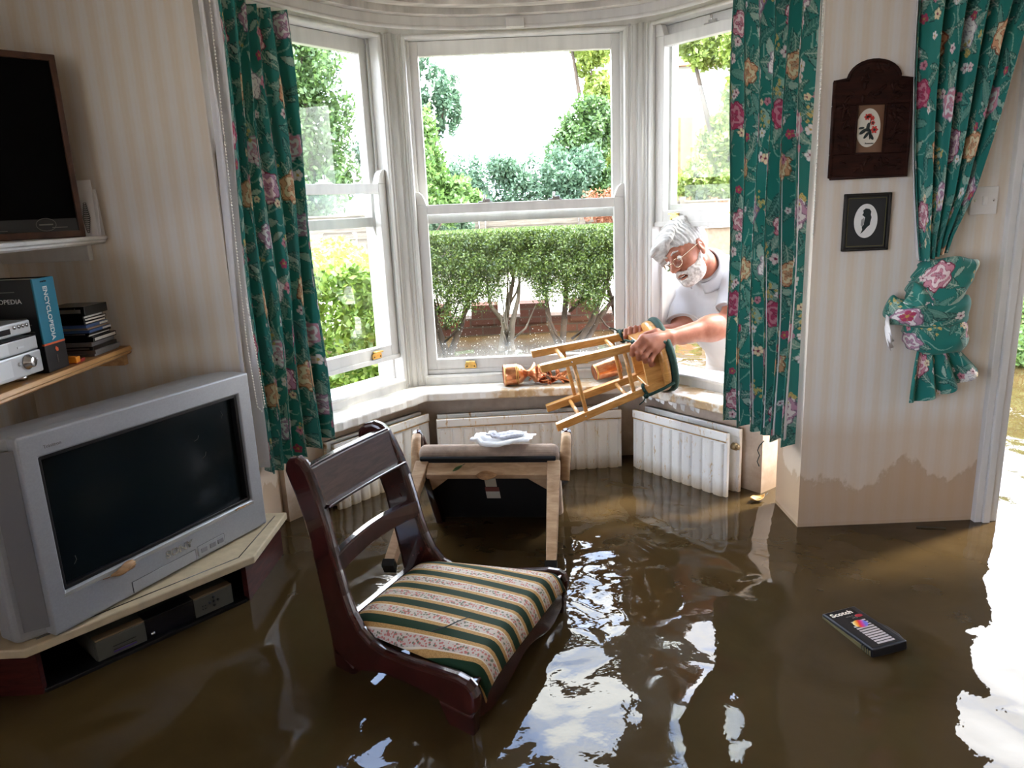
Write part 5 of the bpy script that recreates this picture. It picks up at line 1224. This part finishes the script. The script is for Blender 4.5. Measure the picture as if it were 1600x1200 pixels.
# ------------------------------------------------------------------ wooden bar stool carried in through the window
STW = wood('honey_pine_stool', (.42, .19, .045), (.66, .35, .11), .3, 6, (12, 12, 2), coat=.4); GRN = plain('dark_green_cloth', (.006, .035, .026), .75, var=.3, vscale=60)
SA, SW_, SV = Vector((.96898955, .08956494, .23029844)), Vector((.10032691, -.99432354, -.03542879)), Vector((.22581798, .05743526, -.9724749))
SP = Vector((.1294, 2.9437, .4031))
SM = frame_m(SP, SW_, SV, SA)
sto = thing('bar_stool', 'wooden bar stool with dark green cushion held sideways by the leaning man', 'stool', tuple(SP), SM.to_3x3())
hf, htp, LS = .127, .089, .460
def leg_at(sx, sy, z): k = z / LS; h = hf + (htp - hf) * k; return Vector((sx * h, sy * h, z))
for sx in (-1, 1):
    for sy in (-1, 1):
        b = MB(); V = []; r0, r1 = .0155, .0155
        for z in (0, LS + .02):
            c = leg_at(sx, sy, z); V += [c + Vector((a * r0, e * r0, 0)) for a, e in ((-1, -1), (1, -1), (1, 1), (-1, 1))]
        b.raw(V, [(3, 2, 1, 0), (4, 5, 6, 7)] + [(k, (k + 1) % 4, 4 + (k + 1) % 4, 4 + k) for k in range(4)]); lg = b.build('leg', STW, sto, .003)
        s_ = MB()
        for z in (.125,): s_.lathe([(.0035, 0), (.0035, .002), (0, .0025)], 10, Matrix.Translation(leg_at(sx, sy, z) + Vector((sx * .0152, 0, 0))) @ Matrix.Rotation(sx * pi / 2, 4, 'Y'))
        s_.build('bolt_head', CHROME, lg)
for z, dz in ((.105, .028), (.315, .028)):
    for s in (-1, 1):
        b = MB(); b.tube([leg_at(-1, s, z), leg_at(1, s, z)], .0085, 10); b.build('rung', STW, sto)
        b = MB(); b.tube([leg_at(s, -1, z + dz), leg_at(s, 1, z + dz)], .0085, 10); b.build('rung', STW, sto)
b = MB(); e = .094
for s in (-1, 1): b.box(-e, e, s * e - .010, s * e + .010, LS - .055, LS + .012).box(s * e - .010, s * e + .010, -e, e, LS - .055, LS + .012)
b.build('apron', STW, sto, .002)
MB().lathe([(0, LS + .010), (.142, LS + .010), (.148, LS + .014), (.150, LS + .022), (.150, LS + .034), (.146, LS + .040), (0, LS + .041)], 48).build('seat', STW, sto)
MB().lathe([(0, LS + .041), (.150, LS + .040), (.158, LS + .046), (.160, LS + .056), (.156, LS + .066), (.13, LS + .074), (0, LS + .078)], 48).build('cushion', GRN, sto)
for sx, sy in ((1, 1), (1, -1), (-1, -1)):
    c = leg_at(sx, sy, LS - .075); b = MB()
    b.tube([Vector((sx * .135, sy * .085, LS + .045)), Vector((sx * .128, sy * .10, LS)), c + Vector((sx * .020, sy * .018, .02)), c + Vector((sx * .018, sy * .018, -.005))], .007, 8, flat=.45)
    b.tube([c + Vector((math.cos(t) * .022, math.sin(t) * .022, .004 * math.sin(t * 2))) for t in np.linspace(0, 2 * pi, 14)], .007, 8)
    b.ell(c + Vector((sx * .020, sy * .018, 0)), (.012, .012, .011), 10, 8)
    b.tube([c + Vector((sx * .020, sy * .018, 0)), c + Vector((sx * .030, sy * .034, -.018)), c + Vector((sx * .026, sy * .044, -.036))], .006, 8, flat=.4)
    b.build('cushion_tie', GRN, sto)
# ------------------------------------------------------------------ the man leaning in through the raised sash
class Field:
    def __init__(s, lo, hi, h):
        s.lo = np.array(lo, float); s.h = h; s.n = np.ceil((np.array(hi) - s.lo) / h).astype(int) + 1
        s.f = np.full(s.n, .2, np.float32)
    def sub(s, lo, hi):
        a = np.clip(np.floor((np.array(lo) - s.lo) / s.h).astype(int), 0, s.n - 1); c = np.clip(np.ceil((np.array(hi) - s.lo) / s.h).astype(int) + 1, 1, s.n)
        g = np.meshgrid(*[s.lo[i] + s.h * np.arange(a[i], c[i]) for i in range(3)], indexing='ij')
        return (slice(a[0], c[0]), slice(a[1], c[1]), slice(a[2], c[2])), np.stack(g, -1)
    def put(s, fn, lo, hi, k=.01, mode='add'):
        sl, P = s.sub(np.array(lo) - .05, np.array(hi) + .05)
        if P.size == 0: return s
        d = fn(P).astype(np.float32); f = s.f[sl]
        if mode == 'add': hh = np.maximum(k - np.abs(f - d), 0) / k; s.f[sl] = np.minimum(f, d) - hh * hh * k * .25
        elif mode == 'cut': d = -d; hh = np.maximum(k - np.abs(f - d), 0) / k; s.f[sl] = np.maximum(f, d) + hh * hh * k * .25
        return s
    def cap(s, a, c, ra, rb=None, k=.01, mode='add'):
        a, c = np.array(a, float), np.array(c, float); rb = ra if rb is None else rb; m = max(ra, rb)
        def fn(P):
            ab = c - a; t = np.clip(((P - a) @ ab) / (ab @ ab + 1e-12), 0, 1); return np.linalg.norm(P - a - t[..., None] * ab, axis=-1) - (ra + (rb - ra) * t)
        return s.put(fn, np.minimum(a, c) - m, np.maximum(a, c) + m, k, mode)
    def ell(s, c, r, R=None, k=.01, mode='add'):
        """R rows: axes"""
        c = np.array(c, float); r = np.array(r, float); R = np.eye(3) if R is None else np.array(R)
        def fn(P):
            q = (P - c) @ R.T; k0 = np.linalg.norm(q / r, axis=-1); k1 = np.linalg.norm(q / r ** 2, axis=-1) + 1e-9; return k0 * (k0 - 1) / k1
        m = r.max(); return s.put(fn, c - m, c + m, k, mode)
    def mesh(s):
        f = s.f; n = s.n; ins = f < 0
        idx = -np.ones(n - 1, np.int64)
        cs = [(i, j, k) for i in (0, 1) for j in (0, 1) for k in (0, 1)]
        cnt = sum(ins[i:n[0] - 1 + i, j:n[1] - 1 + j, k:n[2] - 1 + k].astype(np.int8) for i, j, k in cs)
        cells = np.argwhere((cnt > 0) & (cnt < 8)); idx[tuple(cells.T)] = np.arange(len(cells))
        acc = np.zeros((len(cells), 3)); w = np.zeros(len(cells))
        val = {c: f[cells[:, 0] + c[0], cells[:, 1] + c[1], cells[:, 2] + c[2]] for c in cs}
        for a in cs:
            for ax in range(3):
                if a[ax]: continue
                c = list(a); c[ax] = 1; c = tuple(c); fa, fb = val[a], val[c]; m = (fa < 0) != (fb < 0)
                t = np.where(m, fa / np.where(m, fa - fb, 1), 0); p = np.tile(np.array(a, float), (len(cells), 1)); p[:, ax] = t
                acc[m] += p[m]; w[m] += 1
        V = s.lo + s.h * (cells + acc / w[:, None])
        F = []
        for ax in range(3):
            u, v = [(1, 2), (2, 0), (0, 1)][ax]; sl0 = [slice(None)] * 3; sl1 = [slice(None)] * 3; sl0[ax] = slice(0, n[ax] - 1); sl1[ax] = slice(1, n[ax])
            ch_ = ins[tuple(sl0)] != ins[tuple(sl1)]; e = np.argwhere(ch_); 
            ok = (e[:, u] > 0) & (e[:, v] > 0) & (e[:, u] < n[u] - 1) & (e[:, v] < n[v] - 1); e = e[ok]
            if not len(e): continue
            def cell(du, dv):
                q_ = e.copy(); q_[:, u] -= du; q_[:, v] -= dv; return idx[tuple(q_.T)]
            quad = np.stack([cell(1, 1), cell(0, 1), cell(0, 0), cell(1, 0)], 1)
            fl = ins[tuple(e.T)]; quad[~fl] = quad[~fl][:, ::-1]; F.append(quad)
        return V, np.concatenate(F)
def sdf_obj(name, fld, mat, parent, origin, smooth_it=1):
    V, F = fld.mesh(); me = npmesh(name, V - np.array(origin), F, True); o = link(name, me, mat, parent)
    if smooth_it: m = o.modifiers.new('smooth', 'SMOOTH'); m.iterations = smooth_it; m.factor = .5
    return o
def m_skin():
    n = NT('weathered_skin'); p = n.obj(); f = n.noise(p, 28, 5, .6); g = n.noise(p, 160, 3)
    c = n.ramp(f, [(.3, (.26, .085, .048)), (.7, (.39, .155, .095))])
    d = n.bsdf(c, .45, 0, .4, n.bump(g, .10, .001)); d.inputs['Subsurface Weight'].default_value = .08; d.inputs['Subsurface Radius'].default_value = (.012, .005, .003); d.inputs['Subsurface Scale'].default_value = 1; return n.m
SKIN = m_skin()
SHIRT = plain('white_pique_shirt', (.46, .46, .475), .85, var=.04, vscale=12, bump=.15, bscale=500); TROU = plain('dark_trousers', (.03, .035, .05), .85)
HC = np.array([.746, 3.08, .926])
hf_ = np.array([-.72, -.58, -.38]); hf_ /= np.linalg.norm(hf_)
hl_ = np.array([.50, -.75, .42]); hl_ -= hf_ * (hl_ @ hf_); hl_ /= np.linalg.norm(hl_); hu_ = np.cross(hf_, hl_)
HR = np.stack([hf_, hl_, hu_])                # rows: forward, his left, up
def hp(x, y, z): return HC + x * hf_ + y * hl_ + z * hu_
def m_hair(name, c1, c2, sc=(1, 1, 1)):
    n = NT(name); p = n.obj(); cx = n.n('CombineXYZ')
    for i_, (ax, k_) in enumerate(zip(HR, sc)):
        dt = n.n('VectorMath', operation='DOT_PRODUCT'); n.l(p, dt.inputs[0]); dt.inputs[1].default_value = tuple(ax * k_); n.l(dt.outputs['Value'], cx.inputs[i_])
    f = n.noise(cx.outputs[0], 90, 4, .6); n.bsdf(n.ramp(f, [(.35, c1), (.65, c2)]), .5, 0, .4, n.bump(f, .25, .002)); return n.m
HAIR = m_hair('silver_hair', (.30, .29, .28), (.62, .61, .60), (1.6, .16, .5)); BEARD = m_hair('white_beard_hair', (.34, .30, .27), (.66, .62, .59))
man = thing('person', 'white haired bearded man in white polo shirt leaning through the window with a stool', 'person', (1.03, 3.42, FZ))
MO = np.array([1.03, 3.42, FZ])
S1, E1, W1 = (1.0, 3.12, .83), (.918, 3.020, .630), (.640, 2.895, .607)
S2, E2, W2 = (.80, 3.40, .73), (.765, 3.225, .565), (.618, 3.10, .592)
B = Field((.40, 2.74, -.05), (1.30, 3.62, 1.10), .0038)
# torso under the shirt, neck
B.ell((.97, 3.31, .66), (.15, .11, .20), None, .05).ell((1.07, 3.38, .42), (.14, .14, .20), None, .08).ell((1.07, 3.42, .15), (.15, .13, .16), None, .08)
B.cap(S1, S2, .055, .055, .06).cap(hp(-.035, 0, -.06), (.92, 3.24, .80), .056, .066, .03)
# arms
B.cap(S1, E1, .058, .050, .04).cap(E1, np.array(E1) + .35 * (np.array(W1) - E1), .050, .050, .03).cap(np.array(E1) + .30 * (np.array(W1) - E1), W1, .050, .031, .03)
B.cap(S2, E2, .055, .048, .04).cap(E2, W2, .046, .030, .03)
# near (left) hand: palm, four curled fingers, thumb over the rail
mcp = [(.517, 2.845, .621), (.538, 2.837, .600), (.562, 2.840, .574), (.586, 2.850, .547)]
pip = [(.477, 2.822, .592), (.503, 2.815, .565), (.536, 2.820, .542), (.569, 2.835, .514)]
dip = [(.474, 2.842, .561), (.509, 2.842, .536), (.544, 2.846, .520), (.578, 2.856, .494)]
tip = [(.490, 2.868, .556), (.527, 2.868, .533), (.560, 2.872, .517), (.592, 2.878, .492)]
Wn = np.array(W1)
def tight(L): c_ = (np.array(L[0]) + np.array(L[1])) / 2; return [tuple(c_ + .74 * (np.array(p_) - c_)) for p_ in L]
mcp, pip, dip, tip = tight(mcp), tight(pip), tight(dip), tight(tip)
R_F = (.0122, .0126, .0122, .0108)
for i, (m_, r) in enumerate(zip(mcp, (.0155, .016, .0155, .014))): B.cap(Wn + np.array((-.012, -.004 + .0 * i, .006 - .008 * i)), m_, .022, r, .018)
for i in range(4):
    r = R_F[i]
    B.ell(mcp[i], (r * 1.15,) * 3, None, .006).cap(mcp[i], pip[i], r * 1.05, r, .006).ell(pip[i], (r * 1.08,) * 3, None, .003).cap(pip[i], dip[i], r, r * .92, .003).cap(dip[i], tip[i], r * .92, r * .82, .003)
tb = [Wn + np.array((-.015, .012, .012)), np.array((.585, 2.900, .632)), np.array((.548, 2.906, .622)), np.array((.522, 2.905, .612))]
B.cap(tb[0], tb[1], .020, .015, .015).cap(tb[1], tb[2], .0135, .0125, .006).cap(tb[2], tb[3], .0125, .010, .004)
# far (right) hand reaching over the upper rail
fm_ = [(.565, 3.098, .606), (.543, 3.098, .606), (.521, 3.096, .604), (.501, 3.092, .600)]
fp_ = [(.552, 3.060, .626), (.529, 3.058, .625), (.506, 3.056, .622), (.487, 3.054, .615)]
ft_ = [(.545, 3.036, .606), (.522, 3.036, .604), (.500, 3.036, .601), (.481, 3.036, .596)]
Wf = np.array(W2)
for m_ in fm_: B.cap(Wf + np.array((-.01, .005, 0)), m_, .022, .014, .018)
for i in range(4):
    r = (.0105, .011, .0105, .0092)[i]; B.cap(fm_[i], fp_[i], r * 1.08, r, .006).cap(fp_[i], ft_[i], r, r * .88, .003)
    e = np.array(ft_[i]) + np.array((.002, .008, -.018)); B.cap(ft_[i], e, r * .88, r * .78, .003)
B.cap(Wf, (.575, 3.085, .560), .020, .015, .015).cap((.575, 3.085, .560), (.530, 3.060, .556), .0135, .012, .006).cap((.530, 3.060, .556), (.497, 3.045, .560), .012, .0095, .004)
# head: skull, jaw, cheeks, brow, nose, lips, ears, eye sockets
def hell(c, r, k=.01, mode='add'): B.ell(hp(*c), r, HR, k, mode)
def hcap(a, c, ra, rb, k=.01, mode='add'): B.cap(hp(*a), hp(*c), ra, rb, k, mode)
hell((-.012, 0, .030), (.096, .074, .090), .02); hell((.030, 0, -.020), (.060, .060, .085), .03); hell((.040, 0, -.065), (.046, .050, .045), .02)
hell((.076, 0, -.098), (.018, .022, .017), .015)
for s in (-1, 1):
    hell((.054, s * .038, -.022), (.026, .022, .022), .02); hcap((.083, s * .012, .026), (.072, s * .048, .028), .0085, .008, .012)
    hcap((.0, s * .054, -.055), (.056, s * .030, -.090), .011, .011, .02)
hcap((.088, 0, .016), (.114, 0, -.022), .0075, .0125, .010); hell((.112, 0, -.026), (.0125, .0135, .0105), .006)
for s in (-1, 1): hell((.102, s * .0135, -.030), (.0105, .0075, .0075), .006)
for s in (-1, 1): hell((.090, s * .031, .006), (.014, .017, .0115), .008, 'cut')
for s in (-1, 1): hcap((.0805, s * .018, .0155), (.0775, s * .044, .0125), .0045, .0035, .004); hcap((.0815, s * .020, -.0035), (.0775, s * .042, -.0035), .004, .0035, .004)
hcap((.092, -.020, -.063), (.092, .020, -.063), .0055, .0055, .006); hcap((.0885, -.018, -.078), (.0885, .018, -.078), .0060, .0060, .006)
hcap((.094, -.020, -.0700), (.094, .020, -.0700), .0042, .0042, .003, 'cut'); hcap((.086, .018, -.068), (.080, .030, -.062), .004, .003, .004, 'cut'); hcap((.086, -.018, -.068), (.080, -.030, -.062), .004, .003, .004, 'cut')
for s in (-1, 1):
    R3 = HR.copy(); B.ell(hp(-.012, s * .078, -.002), (.019, .008, .033), HR, .008); B.ell(hp(-.010, s * .085, .002), (.011, .005, .021), HR, .004, 'cut'); B.ell(hp(-.004, s * .075, -.031), (.008, .006, .010), HR, .006)
body = sdf_obj('body', B, SKIN, man, MO, 2)
# eyes
EYEW = plain('eye_white', (.75, .72, .68), .2); IRIS = plain('grey_iris', (.06, .07, .08), .15)
for s in (-1, 1):
    b = MB(); b.ell(Vector(hp(.0755, s * .031, .006)) - Vector(MO), (.0122, .0122, .0122), 16, 12); e = b.build('eye', EYEW, man)
    b = MB(); b.ell(Vector(hp(.0855, s * .031 + .002, .003)) - Vector(MO), (.0044, .0044, .0044), 10, 8); b.build('iris', IRIS, e)
# hair: side-swept silver cap with a fringe falling over the right temple
Hf = Field(HC - .17, HC + .17, .0035)
def hsub(F_, c, r, k=.01, mode='add'): F_.ell(hp(*c), r, HR, k, mode)
hsub(Hf, (-.018, 0, .040), (.105, .084, .097))
hsub(Hf, (.105, .01, -.005), (.085, .10, .060), .012, 'cut'); hsub(Hf, (.02, 0, -.12), (.14, .2, .098), .012, 'cut')
for s in (-1, 1): hsub(Hf, (.055, s * .085, -.010), (.048, .05, .055), .010, 'cut'); hsub(Hf, (-.006, s * .088, -.005), (.020, .028, .034), .006, 'cut')
q = random.Random(6)
for i in range(17):    # swept locks from the parting on his left over the crown
    x = -.085 + i * .0105; pts = []
    for t in np.linspace(0, 1, 7):
        y = .045 - t * .125; ang = t * 1.35; zz = .045 + .092 * math.cos(ang * .95 - .35) * math.sqrt(max(.05, 1 - ((x + .018) / .120) ** 2)); pts.append((x + .012 * t, y, zz - .006 + .004 * math.sin(i * 2.1)))
    for a, c in zip(pts[:-1], pts[1:]): Hf.cap(hp(*a), hp(*c), .0095, .0095, .013)
for i in range(9):     # fringe
    y0 = .028 - i * .011; a = (.066, y0, .098 - .0012 * i * i * .35); m_ = (.088 - .0006 * i, y0 - .014, .078 - .0030 * i); c = (.090 - .0018 * i, y0 - .024, .058 - .0045 * i); e = (.088 - .003 * i, y0 - .030, .042 - .006 * i)
    Hf.cap(hp(*a), hp(*m_), .010, .0085, .012).cap(hp(*m_), hp(*c), .0085, .0065, .010)
    if i > 3: Hf.cap(hp(*c), hp(*e), .0065, .003, .004)
sl, P = Hf.sub(HC - .17, HC + .17)
qh = (P - HC) @ HR.T; Hf.f[sl] += (.0016 * np.sin(qh[..., 0] * 420 + 2 * np.sin(qh[..., 1] * 18)) * (np.abs(Hf.f[sl]) < .02)).astype(np.float32)
sdf_obj('hair', Hf, HAIR, man, MO, 1)
# short white beard and moustache
Bf = Field(HC - .15, HC + .15, .0032)
hsub(Bf, (.036, 0, -.070), (.064, .066, .054)); hsub(Bf, (.076, 0, -.100), (.026, .030, .022), .02)
for s in (-1, 1): Bf.cap(hp(.008, s * .063, -.030), hp(.042, s * .052, -.082), .008, .014, .02)
hsub(Bf, (.098, 0, -.040), (.050, .034, .036), .010, 'cut'); hsub(Bf, (.098, 0, -.071), (.030, .029, .0090), .006, 'cut'); hsub(Bf, (.072, .0, -.004), (.05, .072, .045), .012, 'cut'); hsub(Bf, (-.06, 0, -.09), (.06, .12, .06), .02, 'cut')
for s in (-1, 1): Bf.cap(hp(.102, s * .003, -.047), hp(.090, s * .028, -.058), .0080, .0060, .006).cap(hp(.090, s * .028, -.058), hp(.078, s * .036, -.072), .0060, .0060, .006)
sl, P = Bf.sub(HC - .15, HC + .15); qh = (P - HC) @ HR.T
Bf.f[sl] += (.0011 * np.sin(qh[..., 1] * 600 + 5 * np.sin(qh[..., 2] * 90)) * np.sin(qh[..., 2] * 210 + qh[..., 1] * 90)).astype(np.float32)
sdf_obj('beard', Bf, BEARD, man, MO, 1)
b = MB()
for s in (-1, 1): b.tube([Vector(hp(x, s * y, z)) - Vector(MO) for x, y, z in ((.094, .013, .031), (.091, .028, .037), (.080, .046, .032))], [.0035, .0045, .002], 8)
b.build('eyebrows', BEARD, man)
# dark inside of the open mouth and upper teeth
MB().ell(Vector(hp(.0880, .0, -.0700)) - Vector(MO), (.005, .017, .0052), 12, 8, Matrix([list(r) for r in HR.T])).build('mouth', plain('dark_mouth', (.05, .008, .006), .5), man)
b = MB(); b.tube([Vector(hp(.0925 - .3 * abs(y) ** 1.3, y, -.0665)) - Vector(MO) for y in np.linspace(-.013, .013, 7)], .0022, 6); b.build('teeth', EYEW, man)
# glasses: thin metal rims, bridge, temples
GM = plain('thin_gold_wire', (.72, .62, .48), .25, .9); gl = None
b = MB()
def gp(x, y, z): return Vector(hp(x, y, z)) - Vector(MO)
for s in (-1, 1):
    pts = [gp(.1085 - .010 * abs(.020 * math.cos(t)) / .02 * (1 if math.cos(t) > 0 else .2), s * (.032 + .021 * math.cos(t)), -.005 + .0165 * math.sin(t) * (1 if math.sin(t) > 0 else 1.1)) for t in np.linspace(0, 2 * pi, 26)]; b.tube(pts, .0012, 6)
    b.tube([gp(.099, s * .053, .003), gp(.090, s * .064, .006), gp(.03, s * .076, .010), gp(-.01, s * .080, .012), gp(-.022, s * .080, -.004)], .0015, 6)
b.tube([gp(.108, -.012, .0), gp(.113, 0, .004), gp(.108, .012, .0)], .0013, 6)
gl = b.build('glasses', GM, man)
nn_ = NT('spectacle_lens'); fr = nn_.n('Fresnel'); fr.inputs['IOR'].default_value = 1.5; tr = nn_.n('BsdfTransparent'); go = nn_.n('BsdfGlossy'); go.inputs['Roughness'].default_value = .02; mx_ = nn_.n('MixShader'); nn_.l(fr.outputs[0], mx_.inputs[0]); nn_.l(tr.outputs[0], mx_.inputs[1]); nn_.l(go.outputs[0], mx_.inputs[2]); nn_.l(mx_.outputs[0], nn_.out.inputs[0])
for s in (-1, 1): MB().raw([gp(.1060 - .005 * max(0, math.cos(t)), s * (.032 + .020 * math.cos(t)), -.005 + .016 * math.sin(t)) for t in np.linspace(0, 2 * pi, 24)[:-1]], [tuple(range(23))]).build('lens', nn_.m, gl)
# polo shirt
T_ = Field((.58, 2.92, -.10), (1.34, 3.66, 1.02), .006)
T_.ell((.97, 3.31, .66), (.168, .128, .215), None, .05).ell((1.08, 3.38, .42), (.158, .158, .22), None, .10).ell((1.08, 3.42, .17), (.165, .15, .20), None, .10)
T_.cap(S1, S2, .072, .070, .08).cap((.935, 3.26, .80), np.array((.92, 3.24, .80)) + .78 * (np.array(hp(-.035, 0, -.06)) - np.array((.92, 3.24, .80))), .090, .076, .05)
s1e = np.array(S1) + .74 * (np.array(E1) - S1); s2e = np.array(S2) + .78 * (np.array(E2) - S2)
T_.cap(S1, s1e, .074, .078, .05).cap(S2, s2e, .070, .072, .04)
# flat sleeve ends and open neckline
def plane_cut(F_, c, nrm_, rad_):
    c = np.array(c); nrm_ = np.array(nrm_) / np.linalg.norm(nrm_)
    F_.put(lambda P: np.maximum(-((P - c) @ nrm_), np.linalg.norm(P - c, axis=-1) - rad_), c - rad_, c + rad_, .004, 'cut')
plane_cut(T_, s1e, np.array(E1) - S1, .13); plane_cut(T_, s2e, np.array(E2) - S2, .095)
nd = np.array(hp(-.035, 0, -.06)) - np.array((.92, 3.24, .80)); T_.cap(np.array((.92, 3.24, .80)) + nd * .25, hp(-.02, 0, -.02), .063, .066, .004, 'cut')
plane_cut(T_, np.array((.92, 3.24, .80)) + nd * .74, nd, .10)
sl, P = T_.sub(T_.lo, T_.lo + T_.h * (T_.n - 1))
T_.f[sl] += (.0035 * np.sin(P[..., 2] * 46 + 9 * P[..., 0] + 2.5 * np.sin(P[..., 1] * 22)) * np.sin(P[..., 0] * 31 + P[..., 2] * 13)).astype(np.float32)
shirt = sdf_obj('polo_shirt', T_, SHIRT, man, MO, 3)
# sleeve hems, collar and placket
def ring_tube(c, ax, r, tr_, nm, flat=1.0):
    ax = Vector(ax).normalized(); u = ax.orthogonal().normalized(); v = ax.cross(u); c = Vector(c) - Vector(MO)
    MB().tube([c + (u * math.cos(t) + v * math.sin(t)) * r for t in np.linspace(0, 2 * pi, 33)], tr_, 8, flat=flat).build(nm, SHIRT, shirt)
ring_tube(s1e, np.array(E1) - S1, .0775, .0045, 'sleeve_hem'); ring_tube(s2e, np.array(E2) - S2, .0715, .0045, 'sleeve_hem')
nc = Vector(np.array((.92, 3.24, .80)) + nd * .60); na = Vector(nd).normalized(); hfv = Vector(hf_); fx = (hfv - na * hfv.dot(na)).normalized(); fy = na.cross(fx)
V = []; F = []; NN = 40
for i in range(NN + 1):
    t = .30 + (2 * pi - .60) * i / NN
    for j, (r, z) in enumerate(((.070, .002), (.070, .030), (.073, .040), (.080, .030), (.092, .002), (.098, -.012))):
        op = 1 + .10 * math.cos(t) ; p = nc + (fx * math.cos(t) + fy * math.sin(t)) * r * op + na * (z - .012 * math.cos(t)); V.append(p - Vector(MO))
for i in range(NN):
    for j in range(5): a = i * 6 + j; F.append((a, a + 6, a + 7, a + 1))
MB().raw(V, F, True).build('collar', SHIRT, shirt, solid=.003)
# trousers and legs standing in the flooded garden behind the bay wall
L_ = Field((.78, 3.15, FZ - .02), (1.45, 3.75, .32), .012)
L_.ell((1.08, 3.43, .10), (.165, .15, .20), None, .06)
for s, (kx, ky), (ax_, ay) in ((0, (1.02, 3.44), (1.02, 3.47)), (1, (1.20, 3.46), (1.22, 3.50))): L_.cap((1.0 + .14 * s, 3.43, .05), (ax_, ay, FZ + .03), .09, .06, .05)
sdf_obj('trousers', L_, TROU, man, MO, 2)
